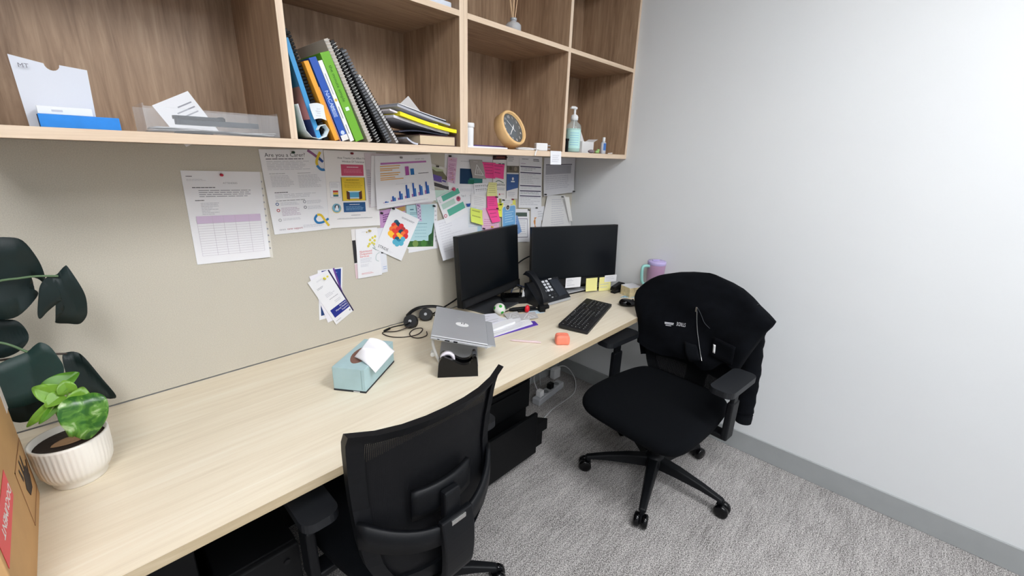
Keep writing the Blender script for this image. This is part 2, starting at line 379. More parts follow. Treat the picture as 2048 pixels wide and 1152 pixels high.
def office_chair(label, loc, rz, dz, spin):
    t = thing('swivel_chair', label, 'chair', loc, rz, 'black mesh back swivel chairs')
    D = Vector((0, 0, dz))
    # five-armed base with casters
    hub = MB().lathe([(.0, .07), (.045, .07), (.05, .085), (.045, .125), (.03, .14), (0, .14)], 24); part('base_hub', hub, PLA, t)
    for k in range(5):
        a = spin + 2*pi*k/5; T = TR((0, 0, 0), 0, 0, a)
        prof = [(.03, .030, .075, .128), (.12, .026, .078, .122), (.23, .021, .076, .104), (.323, .017, .066, .082)]
        v = []; f = []
        for x, hw, z0, z1 in prof: v += [(x, -hw, z0), (x, hw, z0), (x, hw*.72, z1), (x, -hw*.72, z1)]
        for i in range(3):
            for j in range(4): f.append((i*4+j, i*4+(j+1) % 4, i*4+4+(j+1) % 4, i*4+4+j))
        f += [(3, 2, 1, 0), (12, 13, 14, 15)]
        arm = part('base_arm', MB().add(v, f, T=T), PLA, t, .006, 3)
        c = MB(); cx = .316; y2 = .018
        c.cyl((cx, 0, .05), (cx, 0, .078), .012, n=12, T=T); c.box(cx-.015, -.0035, .022, cx+.024, .0035, .058, T=T)
        for sy in (-1, 1):
            Tw = T @ TR((cx+.01, sy*.0165, .0300)); c.lathe([(0, -.0125), (.023, -.0125), (.0300, -.008), (.0300, .008), (.023, .0125), (0, .0125)], 20, 1, T=Tw @ Matrix.Rotation(pi/2, 4, 'X'))
        part('caster', c, [PLA, GLOSSBLK], arm)
    g = MB().cyl((0, 0, .13), (0, 0, .27), .028, n=20); g.cyl((0, 0, .26), (0, 0, .39+dz), .020, n=20); part('gas_column', g, BLKMETAL, t)
    k = MB().box(-.10, -.13, .345, .10, .12, .3845, T=Matrix.Translation(D)); k.cyl(D+Vector((.10, .05, .385)), D+Vector((.24, .06, .38)), .006, n=8); k.box(.22, .045, .373, .27, .075, .387, T=Matrix.Translation(D)); part('tilt_mechanism', k, PLA, t, .008)
    part('seat_shell', MB().prism(rrect(-.205, -.17, .205, .25, .08, 6), .385, .4035, T=Matrix.Translation(D)), PLA, t, .006)
    # cushion
    def seat(u, v):
        a = 2*pi*u; r, z = [(0, .404), (.80, .404), (.955, .412), (1.0, .436), (.99, .458), (.93, .473), (.78, .480), (.4, .479), (0, .477)][min(8, int(round(v*8)))]
        c, s_ = math.cos(a), math.sin(a); e = .37
        x = .262*r*math.copysign(abs(c)**e, c); y = .275*r*math.copysign(abs(s_)**e, s_)
        return Vector((x*(1-.10*max(0, -y/.24)), y + .062, z - (.020*max(0, (y-.10)/.15)**2 if y > .10 else 0))) + D
    part('seat', MB().grid(seat, 48, 8, wrap=True), BLKFAB, t, sub=1)
    # back: frame ring around a mesh panel
    zt, zb = .905, .385
    loop = []
    for i in range(9): loop.append((-1+2*i/8, zt, 0))           # top edge, left to right
    for i in range(1, 18): loop.append((1, zt-(zt-zb)*i/18, 0))
    for i in range(9): loop.append((1-2*i/8, zb, 0))
    for i in range(1, 18): loop.append((-1, zb+(zt-zb)*i/18, 0))
    v = []; f = []; n = len(loop)
    for u, z, _ in loop:
        ui = max(-1+.036/back_hw(z), min(1-.036/back_hw(z), u)); zi = max(zb+.04, min(zt-.03, z)); 
        po = back_pt(u, z); pi_ = back_pt(ui, zi)
        if z >= zt: po.y -= .010; po.z += .004
        v += [po+Vector((0, .010, 0))+D, po+Vector((0, -.012, 0))+D, pi_+Vector((0, -.010, 0))+D, pi_+Vector((0, .006, 0))+D]
    for i in range(n):
        j = (i+1) % n
        for q in range(4): f.append((i*4+q, i*4+(q+1) % 4, j*4+(q+1) % 4, j*4+q))
    part('back_frame', MB().add(v, f), PLA, t, .004, 2)
    part('back_mesh', MB().grid(lambda u, w: back_pt((2*u-1)*.9, .405+w*.488) + D, 24, 28), MESHF, t)
    # smile-shaped rear bar, spine, lumbar pad
    def bar(u, w):
        q = 2*u-1; z = .605-.050*(1-q*q)+(w-.5)*(.058+.02*q*q); p = back_pt(q*.985, .62); p.y = p.y-.012-.055*(1-q*q)**.8; p.z = z; return p+D
    part('rear_bar', MB().grid(bar, 24, 2), PLA, t, solid=.014)
    sp = smooth_path([(0, -.288, .60), (0, -.300, .54), (0, -.300, .46), (0, -.285, .40), (0, -.225, .355), (0, -.10, .362)], 5)
    v = []; f = []
    for i, p in enumerate(sp):
        tg = (sp[min(i+1, len(sp)-1)]-sp[max(i-1, 0)]).normalized(); nn = Vector((0, -tg.z, tg.y)); w = .052-.006*i/len(sp)
        for sx, so in ((-1, -.011), (1, -.011), (1, .011), (-1, .011)): v.append(Vector((sx*w, p.y, p.z)) + nn*so + D)
    for i in range(len(sp)-1):
        for q in range(4): f.append((i*4+q, i*4+(q+1) % 4, i*4+4+(q+1) % 4, i*4+4+q))
    m_ = (len(sp)-1)*4; f += [(3, 2, 1, 0), (m_, m_+1, m_+2, m_+3)]
    spn = part('spine', MB().add(v, f), PLA, t, .005)
    part('badge', MB().box(-.024, -.306, .582, .024, -.298, .597, T=Matrix.Translation(D)), CHROME, spn, .002, label='small chrome badge')
    part('lumbar_pad', MB().grid(lambda u, w: Vector(((2*u-1)*.095, -.246+.02*(2*u-1)**2-.004*w, .598+.090*w))+D, 12, 4), PLA, t, solid=.016)
    part('lumbar_bracket', MB().box(-.026, -.282, .57, .026, -.256, .668, T=Matrix.Translation(D)), PLA, t, .006)
    for sx in (-1, 1):
        a = MB(); a.box(sx*.10 if sx > 0 else -.285, -.045, .382, .285 if sx > 0 else -.10, .015, .405, T=Matrix.Translation(D))
        a.box(sx*.285-.013, -.048, .385, sx*.285+.013, .018, .56, T=Matrix.Translation(D)); a.box(sx*.285-.009, -.038, .55, sx*.285+.009, .008, .632, T=Matrix.Translation(D))
        ar = part('armrest', a, PLA, t, .007, 3)
        part('arm_pad', MB().prism(rrect(sx*.275-.046, -.125, sx*.275+.046, .125, .03, 5), .630, .655, T=Matrix.Translation(D)), mat('arm_pad_rubber', (24, 26, 30), .5), ar, .007, 3)
    return t
office_chair('black mesh back swivel chair seen from behind in front of the desk', (-1.712, -.640, 0), 0.0, -.03, math.radians(-37))
H2 = Vector((-.54, -.985, 0)); TH2 = math.radians(84.5)
office_chair('black swivel chair by the white wall with a jacket over its back', H2, TH2, 0.0, math.radians(270-84.5))

# ------------------------------------------------------------------ jacket on the right chair
JK = mat('black_fleece', (7, 9, 14), .95, var=(30, .25), bump=(700, .4), spec=.15)
JKR = mat('black_ribbing', (9, 12, 17), .9, bump=(300, .5), spec=.2)
t = thing('jacket', 'black zip jacket draped over the back of the right swivel chair', 'jacket', H2, TH2)
XLt = [(.50, -.215), (.58, -.225), (.64, -.238), (.70, -.255), (.76, -.275), (.82, -.295), (.85, -.312), (.872, -.318), (.895, -.285), (.92, -.245), (.945, -.205), (.968, -.155), (.982, -.09), (.988, -.03)]
XRt = [(.50, .235), (.58, .245), (.64, .26), (.70, .280), (.76, .303), (.82, .318), (.85, .316), (.872, .303), (.895, .285), (.92, .258), (.945, .22), (.968, .135), (.982, .05), (.988, .01)]
def jk_front_hem(x): return interp([(-.30, .62), (-.235, .63), (-.14, .655), (-.10, .60), (-.055, .57), (0, .60), (.08, .575), (.16, .585), (.235, .60), (.3, .60)], x)
def jk_surf(a, w):
    """a around (front half 0..pi from -x to +x), w from hem (0) to top (1)"""
    c = -math.cos(a); s_ = math.sin(a)
    xe = .02 + .24*c
    zb = jk_front_hem(xe) if s_ > 0 else .52
    z = zb + (.988-zb)*w
    xl, xr = interp(XLt, z), interp(XRt, z); mid = (xl+xr)/2; hw = (xr-xl)/2
    x = mid + hw*math.copysign(abs(c)**.72, c)
    th = interp([(.5, .050), (.70, .055), (.85, .060), (.93, .052), (.97, .032), (.988, .006)], z)
    yc = interp([(.5, -.20), (.62, -.19), (.75, -.212), (.90, -.245), (.99, -.262)], z) + .045*min(1, abs((x)/.24))**2
    y = yc + th*math.copysign(abs(s_)**.6, s_)
    if s_ > 0:
        y += .010*math.sin(16*x + 9*z) + .006*math.sin(30*z-14*x+1) + .010*math.exp(-((x+.05+.35*(z-.75))/.022)**2)*(1 if z < .87 else .3) + .010*math.sin(12*(x*.8+z))*max(0, .8-z)*3
    else: y -= .006*math.sin(18*x)
    z += .006*math.sin(11*x+1)*w
    return Vector((x, y, z))
jb = MB().grid(lambda u, w: jk_surf(2*pi*u, w), 72, 40, wrap=True)
part('body', jb, JK, t)
slv = smooth_path([(-.215, -.255, .84), (-.222, -.268, .78), (-.226, -.282, .70), (-.238, -.285, .60), (-.246, -.282, .50), (-.252, -.280, .41), (-.256, -.279, .375)], 5)
N = len(slv); part('sleeve', MB().tube(slv, [.052*(1-.32*i/N)*(1+.05*math.sin(i*1.7)) for i in range(N)], 18), JK, t)
part('cuff', MB().tube([(-.2555, -.279, .392), (-.257, -.279, .36), (-.259, -.279, .335)], [.034, .036, .033], 18), JKR, t)
def on_front(x, z, off=.003):
    lo, hi = .02, pi-.02
    def pt(a):
        zb = jk_front_hem(.02-.24*math.cos(a)); return jk_surf(a, max(0, min(1, (z-zb)/(.988-zb))))
    for _ in range(28):
        m = (lo+hi)/2
        if pt(m).x < x: lo = m
        else: hi = m
    return pt((lo+hi)/2) + Vector((0, off, 0))
zp_ = [on_front(x, z, .002) for x, z in ((-.012, .85), (-.020, .80), (-.032, .75), (-.05, .70), (-.07, .65), (-.085, .622))]
zz = part('zipper', MB().tube(smooth_path(zp_, 4), .0022, 6), CHROME, t, label='silver zip edge')
part('zip_pull', MB().box(-.004, -.002, -.022, .004, .002, .002, T=Matrix.Translation(on_front(-.012, .85, .004))), CHROME, zz, .001)
part('zip_edge', MB().tube(smooth_path([on_front(x, z, .002) for x, z in ((-.016, .848), (-.035, .825), (-.06, .795), (-.085, .775))], 4), .0014, 6), mat('zip_tape', (40, 44, 50), .6), t)
def patch(pts, off, th):
    v = [on_front(x, z, off) for x, z in pts]; return MB().add(v, [tuple(range(len(v)))])
part('collar', MB().grid(lambda u, w: on_front(-.045+.05*u-.035*w, .685-.06*w-.03*u*w, .010), 6, 6), JKR, t, solid=.006)
part('pocket_flap', MB().grid(lambda u, w: on_front(-.215+.105*u, .745-.085*w, .006), 8, 6), JK, t, solid=.006)
part('hanger_tag', MB().grid(lambda u, w: on_front(-.128+.011*u-.006*w, .715-.036*w, .013), 2, 4), WHT, t, solid=.001, label='small white tag')
# printed lettering, upside down as the jacket hangs
lg = MB()
def lettering(txt, x, z, size, ang):
    v, f = text_geo(txt); out = []
    for a, b, _ in v:
        a *= size*.62; b *= size*1.15
        out.append(on_front(x + (a*math.cos(ang)-b*math.sin(ang)), z - (a*math.sin(ang)+b*math.cos(ang)), .0035))
    lg.add(out, [f_[::-1] for f_ in f])
lettering('STRIDE', .024, .762, .021, .12)
for x0, x1, z, h in ((.076, .118, .756, .004), (.076, .116, .750, .003), (.084, .110, .743, .003)):
    lg.add([on_front(x, zz_ - (x-.02)*.12, .0035) for x, zz_ in ((x0, z), (x1, z), (x1, z-h), (x0, z-h))], [(0, 1, 2, 3)])
part('printed_logo', lg, mat('logo_print', (205, 205, 210), .7), t, label='white lettering printed upside down')
# ------------------------------------------------------------------ things pinned to the board
INK = {'k': (70, 70, 76), 'g': (158, 158, 166), 'lg': (203, 203, 210), 'w': (245, 245, 245)}
def ink(c):
    c = INK.get(c, c); return mat('print_%d_%d_%d' % c, c, .75)
class Sheet:
    """a sheet hanging on the board: four corners (x, z), distance d from the board in metres"""
    def __init__(s, corners, d, base='w', bend=None, thick=.0004):
        s.c = [Vector((x, 0, z)) for x, z in corners]; s.d = d; s.bend = bend; s.mb = MB(); s.mats = []; s.k = 0
        s.o = sum(s.c, Vector())/4
        s.w = ((s.c[1]-s.c[0]).length+(s.c[2]-s.c[3]).length)/2; s.h = ((s.c[3]-s.c[0]).length+(s.c[2]-s.c[1]).length)/2
        m = s.mi(PAPER if base == 'w' else ink(base))
        n = 10 if bend else 1
        s.mb.slab(lambda u, v: (s.p(u, v), Vector((0, -1, 0))), n, n, thick, m)
    def mi(s, m):
        if m not in s.mats: s.mats.append(m)
        return s.mats.index(m)
    def p(s, u, v, lift=0):
        a = s.c[0].lerp(s.c[1], u); b = s.c[3].lerp(s.c[2], u); q = a.lerp(b, v)-s.o
        q.y = -s.d - lift - (s.bend(u, v) if s.bend else 0); return q
    def lift(s): s.k += 1; return .0002 + .00004*s.k
    def poly(s, pts, c):
        L = s.lift(); s.mb.add([s.p(u, v, L) for u, v in pts], [tuple(range(len(pts)))[::-1]], s.mi(ink(c))); return s
    def r(s, u0, v0, u1, v1, c):
        if not s.bend: return s.poly([(u0, v0), (u1, v0), (u1, v1), (u0, v1)], c)
        L = s.lift(); s.mb.grid(lambda a, b: s.p(u0+(u1-u0)*a, v0+(v1-v0)*b, L+.0004), 6, 4, s.mi(ink(c)), False, True); return s
    def circle(s, u, v, r, c): return s.poly([(u+r/s.w*math.cos(2*pi*i/14), v+r/s.h*math.sin(2*pi*i/14)) for i in range(14)], c)
    def stroke(s, pts, w, c):
        P = smooth_path([(a*s.w, b*s.h, 0) for a, b in pts], 5); L = s.lift(); V = []
        for i, q in enumerate(P):
            t_ = (P[min(i+1, len(P)-1)]-P[max(i-1, 0)]).normalized(); n = Vector((-t_.y, t_.x, 0))*w/2
            for e in (q+n, q-n): V.append(s.p(e.x/s.w, e.y/s.h, L))
        s.mb.add(V, [(2*i, 2*i+1, 2*i+3, 2*i+2) for i in range(len(P)-1)], s.mi(ink(c))); return s
    def lines(s, u0, v0, u1, v1, n, c='g', fill=.34, ragged=.25):
        h = (v1-v0)/n; L = s.lift()
        for i in range(n):
            v = v0+h*i; u = u0; end = u1-(u1-u0)*ragged*random.random()
            while u < end:
                w = min(end-u, (u1-u0)*random.uniform(.08, .2))
                s.mb.add([s.p(u, v, L), s.p(u+w, v, L), s.p(u+w, v+h*fill, L), s.p(u, v+h*fill, L)], [(3, 2, 1, 0)], s.mi(ink(c))); u += w+(u1-u0)*.018
        return s
    def text(s, txt, u, v, size, c='k', align='LEFT', ang=0):
        vv, f = text_geo(txt, align); L = s.lift(); ca, sa = math.cos(ang), math.sin(ang)
        s.mb.add([s.p(u+(a*ca-b*sa)*size/s.w, v-(a*sa+b*ca)*size/s.h, L) for a, b, _ in vv], [x for x in f], s.mi(ink(c))); return s
    def done(s, name, label, cat='paper', group=None):
        return solo(name, s.mb, s.mats, label, cat, s.o, group=group)
PURP = (216, 196, 222)
# sign-up table sheet, in a clear pocket with a punched strip
Sheet([(-1.803, 1.4055), (-1.790, 1.405), (-1.793, 1.107), (-1.806, 1.109)], .0012, (226, 222, 212)).lines(.3, .1, .7, .95, 11, 'g', .25, 0).done('punched_strip', 'narrow punched plastic strip along the right side of the purple table sheet', 'paper')
s = Sheet([(-2.013, 1.41), (-1.797, 1.405), (-1.804, 1.112), (-2.017, 1.117)], .002, bend=lambda u, v: .006*u*v*v)
s.lines(.05, .055, .14, .075, 1, 'k').lines(.05, .085, .29, .11, 2, 'lg').text('ATTENDEES', .58, .135, .0075, 'g', 'CENTER').lines(.1, .17, .38, .185, 1, 'k', .5, 0)
s.lines(.17, .2, .85, .285, 4, 'g').lines(.11, .305, .22, .32, 1, 'k', .5, 0).lines(.17, .335, .42, .47, 8, 'lg', .4, .6)
s.r(.085, .475, .93, .555, PURP)
for i in range(5): s.lines(.12+.165*i, .50, .22+.165*i, .535, 1 + (i == 2), (90, 60, 110), .5, 0)
for i in range(14):
    v = .555+.0272*i; s.r(.085, v, .93, v+.0022, (196, 190, 200))
for u in (.085, .28, .42, .575, .76, .927): s.r(u, .475, u+.003, .912, (196, 190, 200))
s.done('table_sheet', 'white sheet with a purple-headed empty table, leftmost on the pinboard')
# carer poster
s = Sheet([(-1.792, 1.478), (-1.578, 1.484), (-1.576, 1.190), (-1.779, 1.189)], .0032)
s.text('Are you a Carer?', .07, .085, .0185, (70, 70, 80)).lines(.08, .105, .66, .122, 1, 'k', .5, 0).lines(.08, .135, .78, .245, 6, 'lg')
s.lines(.09, .275, .40, .29, 1, 'g').lines(.10, .30, .46, .44, 8, 'lg').lines(.53, .275, .75, .29, 1, 'g').lines(.53, .30, .93, .46, 9, 'lg')
s.lines(.12, .495, .33, .51, 1, 'k', .5, 0).lines(.12, .52, .82, .575, 3, 'lg').lines(.12, .595, .6, .607, 1, 'k', .4, 0)
for u, v, c in ((.13, .635, (40, 90, 150)), (.13, .71, (190, 70, 80)), (.13, .83, (180, 180, 185)), (.58, .625, (160, 160, 170)), (.58, .695, (120, 120, 130))):
    s.circle(u, v, .0056, c).circle(u, v, .0033, (238, 238, 240))
s.lines(.18, .62, .50, .66, 3, 'lg').lines(.18, .685, .5, .79, 6, (190, 170, 190)).lines(.18, .815, .5, .845, 2, 'lg').lines(.62, .615, .92, .66, 3, 'lg').lines(.62, .685, .92, .73, 3, 'lg')
s.text('carers', .09, .955, .009, 'g').text('carer support', .22, .955, .010, (170, 60, 90)).lines(.5, .915, .88, .955, 3, 'lg')
s.stroke([(.74, .01), (.82, .05), (.90, .10), (.98, .15)], .0085, (150, 95, 140)).stroke([(.88, .075), (.98, .15)], .009, (45, 80, 150)).stroke([(.95, .03), (.90, .09), (.87, .15), (.88, .19)], .009, (228, 196, 60)).stroke([(.87, .19), (.92, .235), (.97, .245), (.995, .24)], .009, (60, 130, 190))
s.stroke([(.97, .86), (.86, .90), (.76, .90), (.72, .85), (.77, .80)], .0085, (45, 125, 185)).stroke([(.77, .80), (.84, .81), (.90, .88), (.965, .955)], .0085, (225, 192, 60))
s.done('carer_poster', 'white poster headed with a question, blue and yellow ribbons in its corners', 'poster')
# trauma / window of tolerance poster
s = Sheet([(-1.576, 1.482), (-1.365, 1.480), (-1.367, 1.185), (-1.582, 1.193)], .0045, (243, 241, 240))
s.text('How Trauma Can Affect Your', .52, .10, .0098, (80, 80, 90), 'CENTER').text('Window Of Tolerance', .53, .145, .0098, (80, 80, 90), 'CENTER')
s.r(.29, .17, .72, .315, (205, 88, 118)).lines(.40, .20, .62, .215, 1, 'w', .5, 0).lines(.34, .235, .69, .285, 3, (226, 140, 160))
s.r(.27, .335, .735, .645, (112, 120, 90)).r(.285, .337, .72, .643, (240, 205, 60)).lines(.37, .365, .62, .38, 1, (120, 90, 30), .5, 0).lines(.33, .40, .69, .48, 4, (200, 165, 50))
s.r(.36, .525, .66, .62, (120, 72, 52)).r(.395, .515, .63, .615, (215, 235, 240)).r(.42, .53, .61, .60, (88, 165, 200))
s.poly([(.36, .51), (.42, .53), (.42, .63), (.36, .62)], (96, 58, 44)).poly([(.66, .51), (.6, .53), (.6, .63), (.66, .62)], (96, 58, 44))
s.r(.285, .665, .715, .795, (40, 88, 138)).lines(.40, .69, .6, .705, 1, 'w', .5, 0).lines(.33, .72, .68, .78, 4, (140, 180, 215))
s.r(.06, .395, .245, .60, (205, 205, 212)).r(.065, .40, .24, .595, (242, 242, 245)).lines(.08, .415, .225, .48, 4, 'lg')
for i, c in enumerate(((190, 70, 60), (230, 190, 60), (60, 110, 110))): s.r(.11, .505+.027*i, .205, .53+.027*i, c)
s.circle(.155, .74, .0185, (240, 205, 80)).circle(.155, .735, .0175, (120, 175, 200)).circle(.16, .72, .009, (35, 40, 55)).poly([(.12, .765), (.145, .70), (.18, .70), (.19, .77)], (235, 235, 240))
s.lines(.42, .835, .6, .85, 1, 'g', .5, 0).r(.15, .88, .84, .884, (120, 120, 120)).lines(.18, .87, .8, .88, 1, 'lg')
s.done('trauma_poster', 'white poster with stacked pink, yellow and blue boxes', 'poster')
# stack of chart sheets
Sheet([(-1.417, 1.476), (-1.130, 1.474), (-1.100, 1.263), (-1.412, 1.262)], .0062, (216, 206, 212)).lines(.01, .3, .07, .95, 20, 'g', .5, .2).done('report_sheet', 'pinkish sheet, rearmost of the bar chart stack')
Sheet([(-1.389, 1.466), (-1.115, 1.472), (-1.092, 1.270), (-1.406, 1.264)], .0078, (236, 235, 238)).done('report_sheet', 'plain white sheet, middle of the bar chart stack')
s = Sheet([(-1.375, 1.465), (-1.104, 1.479), (-1.081, 1.276), (-1.388, 1.255)], .0095, bend=lambda u, v: .012*(1-u)*v*v+.004*v)
s.r(.09, .13, .90, .165, (190, 120, 185)).lines(.1, .135, .5, .16, 1, (120, 60, 120), .5, .2).text('REPORT  2023', .78, .10, .008, 'g', 'CENTER')
for v, e in ((.19, .34), (.235, .32), (.27, .2), (.325, .33), (.365, .3), (.41, .24), (.445, .38)): s.r(.08, v, .08+e, v+.018, (238, 180, 105))
s.r(.50, .225, .565, .40, (172, 82, 160)).r(.59, .275, .655, .40, (40, 112, 178)).r(.48, .40, .69, .403, 'g')
s.lines(.73, .375, .92, .395, 1, 'k', .6, 0).lines(.32, .56, .66, .575, 1, 'lg').lines(.6, .94, .92, .96, 1, 'lg').lines(.1, .93, .9, .945, 1, 'lg')
for i, (a, b, c) in enumerate(((.01, .03, .02), (.03, .10, .07), (.04, .17, .12), (.05, .27, .19), (.06, .28, .17), (.07, .22, .19), (.08, .26, .18))):
    u = .10+.118*i; v0 = .90-.012*i
    s.r(u, v0-a, u+.024, v0, (170, 110, 170)).r(u+.026, v0-b, u+.054, v0, (40, 88, 170)).r(u+.056, v0-c, u+.082, v0, (55, 120, 190))
s.done('bar_chart_sheet', 'white report sheet with blue and purple bar charts, front of its stack')
# small flyers right of the chart
s = Sheet([(-1.099, 1.440), (-1.007, 1.418), (-.999, 1.316), (-1.096, 1.340)], .004, (225, 222, 215))
s.r(0, .12, .75, .42, (188, 196, 160)).poly([(0, .2), (.3, .28), (.7, .2), (1, .45), (1, .6), (0, .5)], (122, 118, 92)).r(.02, .45, .62, .72, (112, 92, 168)).r(0, .80, 1, .97, (72, 68, 70)).r(.6, .55, .95, .82, (205, 200, 205)).r(.62, .58, .85, .66, (90, 80, 150)).lines(.08, .72, .5, .78, 2, (150, 140, 190))
s.done('photo_flyer', 'small tilted flyer with a landscape photo and purple block', 'flyer')
s = Sheet([(-1.018, 1.484), (-.714, 1.476), (-.717, 1.180), (-1.031, 1.200)], .0022)
s.r(.30, .22, .72, .47, (22, 62, 98)).r(.50, .37, .78, .47, (50, 128, 122)).r(.47, .40, .6, .47, (30, 112, 88)).lines(.31, .10, .62, .125, 1, 'lg').lines(.31, .55, .6, .6, 3, 'lg').text('Page 5', .33, .68, .012, 'g').lines(.5, .66, .7, .68, 1, 'lg')
s.done('teal_poster', 'large white poster with a navy and teal block behind the notes', 'poster')
s = Sheet([(-1.002, 1.470), (-.948, 1.466), (-.966, 1.347), (-1.015, 1.359)], .006, (232, 200, 222), bend=lambda u, v: .004*v)
for v in (.06, .22, .40, .58, .76): s.r(.1, v, .9, v+.11, (220, 178, 208))
for i in range(14): s.circle(.1+.8*random.random(), .05+.9*random.random(), .0028, random.choice([(222, 160, 100), (180, 110, 150), (120, 100, 160)]))
s.lines(.2, .3, .8, .95, 9, (190, 130, 170)); s.done('pink_bookmark', 'narrow pink patterned bookmark with gold dots', 'bookmark')
s = Sheet([(-.874, 1.459), (-.790, 1.459), (-.765, 1.366), (-.857, 1.373)], .0065, (178, 174, 170), bend=lambda u, v: .006*v)
s.stroke([(.5, .25), (.22, .8)], .003, 'w').stroke([(.5, .25), (.83, .8)], .003, 'w').stroke([(.2, .8), (.85, .8)], .003, 'w').stroke([(.44, .72), (.5, .5), (.56, .5), (.62, .72)], .002, 'w').lines(.3, .1, .7, .14, 1, 'w')
s.done('grey_card', 'grey card with a white triangle drawing pinned beside the pink notes', 'card')
def note(c, d, corners, label, name='sticky_note', n=5, inkc=None, curl=.006):
    s = Sheet(corners, d, c, bend=lambda u, v: curl*v*v)
    if n: s.lines(.12, .12, .88, .85, n, inkc or tuple(int(x*.78) for x in c), .22, .3)
    return s.done(name, label, 'sticky note', 'sticky notes on the pinboard')
PK = (255, 84, 158)
note(PK, .0075, [(-.790, 1.449), (-.696, 1.446), (-.703, 1.368), (-.771, 1.372)], 'bright pink sticky note beside the grey triangle card, left of a pair', n=4)
note(PK, .009, [(-.717, 1.442), (-.632, 1.439), (-.643, 1.364), (-.715, 1.376)], 'bright pink sticky note overlapping its twin, right of a pair', n=3)
# header poster, brochure, schedule, calendar
s = Sheet([(-.714, 1.482), (-.614, 1.484), (-.612, 1.196), (-.709, 1.206)], .0045, (242, 240, 236))
s.r(0, 0, 1, .075, (62, 36, 42)).r(.05, .02, .95, .05, (120, 60, 56)).r(.40, .14, .58, .20, (36, 30, 34)).circle(.48, .17, .006, (235, 120, 100)).r(.66, .14, .84, .20, (60, 110, 108)).circle(.75, .17, .005, 'w')
s.text('Capabilities', .5, .54, .018, (50, 60, 55), 'CENTER').stroke([(.2, .47), (.45, .45), (.8, .49)], .004, (90, 120, 100)).lines(.2, .58, .9, .64, 2, 'g').circle(.5, .70, .005, (200, 60, 80)).lines(.62, .69, .9, .71, 1, (200, 120, 140)).r(.45, .78, .92, .95, (160, 160, 90)).circle(.7, .86, .012, (110, 120, 60))
s.done('capabilities_flyer', 'white flyer with a dark header and script lettering behind the pink notes', 'flyer')
s = Sheet([(-.6135, 1.484), (-.515, 1.484), (-.5225, 1.256), (-.6095, 1.262)], .006, (240, 238, 238))
s.lines(.1, .03, .55, .15, 3, 'g').r(0, .23, 1, .40, (112, 104, 92)).circle(.3, .29, .010, (84, 82, 66)).circle(.72, .30, .012, (148, 138, 120)).r(0, .39, 1, .42, (225, 225, 222)).poly([(0, .42), (1, .42), (1, .74), (0, .82)], (66, 100, 158)).circle(.52, .53, .008, 'w').r(.36, .58, .68, .61, 'w').lines(.15, .85, .8, .97, 3, 'lg')
s.done('blue_brochure', 'brochure with a brown photo above a blue panel', 'brochure')
s = Sheet([(-.5165, 1.486), (-.328, 1.482), (-.311, 1.190), (-.512, 1.206)], .0075)
s.lines(.1, .05, .4, .09, 1, 'g').lines(.6, .05, .9, .10, 2, 'k', .5, .2).lines(.05, .14, .3, .16, 1, (170, 110, 170))
for v in (.19, .305, .555, .655, .755): s.r(.04, v, .96, v+.018, (52, 48, 84))
for v0, v1, n in ((.225, .29, 2), (.34, .54, 6), (.585, .64, 2), (.685, .74, 2), (.79, .96, 5)): s.lines(.06, v0, .92, v1, n, random.choice(['lg', 'g']), .3, .5)
s.done('schedule_sheet', 'white schedule sheet ruled with thick dark lines')
s = Sheet([(-.305, 1.479), (-.006, 1.484), (-.014, 1.274), (-.306, 1.261)], .005, (222, 222, 226), bend=lambda u, v: .012*v*v+.02*max(0, u-.7))
s.r(.06, .17, .90, .20, (120, 120, 128)).r(.06, .21, .88, .44, (172, 172, 180)).lines(.08, .25, .86, .42, 3, 'g', .4, 0).lines(.06, .48, .86, .86, 7, 'lg', .5, .1)
s.done('calendar_sheet', 'grey printed calendar sheet curling out at the right end of the board')
s = Sheet([(-.263, 1.266), (-.085, 1.256), (-.012, 1.060), (-.320, 1.060)], .009, (228, 227, 226), bend=lambda u, v: .02*math.sin(pi*u)*v+.01*v)
s.lines(.25, .12, .8, .92, 12, 'lg', .3, .3); s.done('crumpled_sheet', 'crumpled white typed sheet hanging above the right monitor')
Sheet([(-.125, 1.252), (-.098, 1.250), (-.045, 1.095), (-.060, 1.10)], .034, (244, 242, 238), bend=lambda u, v: .015*u).done('folded_flap', 'narrow white folded flap beside the crumpled typed sheet')
s = Sheet([(-.402, 1.202), (-.279, 1.201), (-.222, 1.062), (-.396, 1.062)], .004)
for i in range(5): s.stroke([(.20+.03*i, .95), (.26-.02*i, .62), (.22+.03*i, .45)], .004, (218, 150, 84))
s.lines(.45, .2, .8, .5, 3, 'lg').r(.62, .62, .80, .95, (205, 196, 176)).done('pencil_card', 'white card with orange pencil drawing above the gap between monitors', 'card')
s = Sheet([(-.545, 1.200), (-.430, 1.193), (-.412, 1.000), (-.530, 1.010)], .003, bend=lambda u, v: .012*u*u)
s.r(.12, .10, .86, .22, (80, 96, 88)).circle(.72, .16, .012, (190, 185, 192)).r(.1, .28, .88, .295, (70, 66, 96)).r(.86, .28, .88, .85, (70, 66, 96)).r(.1, .84, .88, .855, (70, 66, 96)).lines(.2, .34, .8, .8, 7, 'lg', .3, .2)
s.done('framed_sheet', 'white sheet with a dark printed border right of the left monitor')
Sheet([(-.575, 1.165), (-.519, 1.164), (-.478, 1.066), (-.545, 1.045)], .0075, (128, 164, 214)).lines(.15, .2, .8, .8, 5, (90, 125, 185)).done('blue_card', 'plain blue card tilted behind the rounded blue card', 'card')
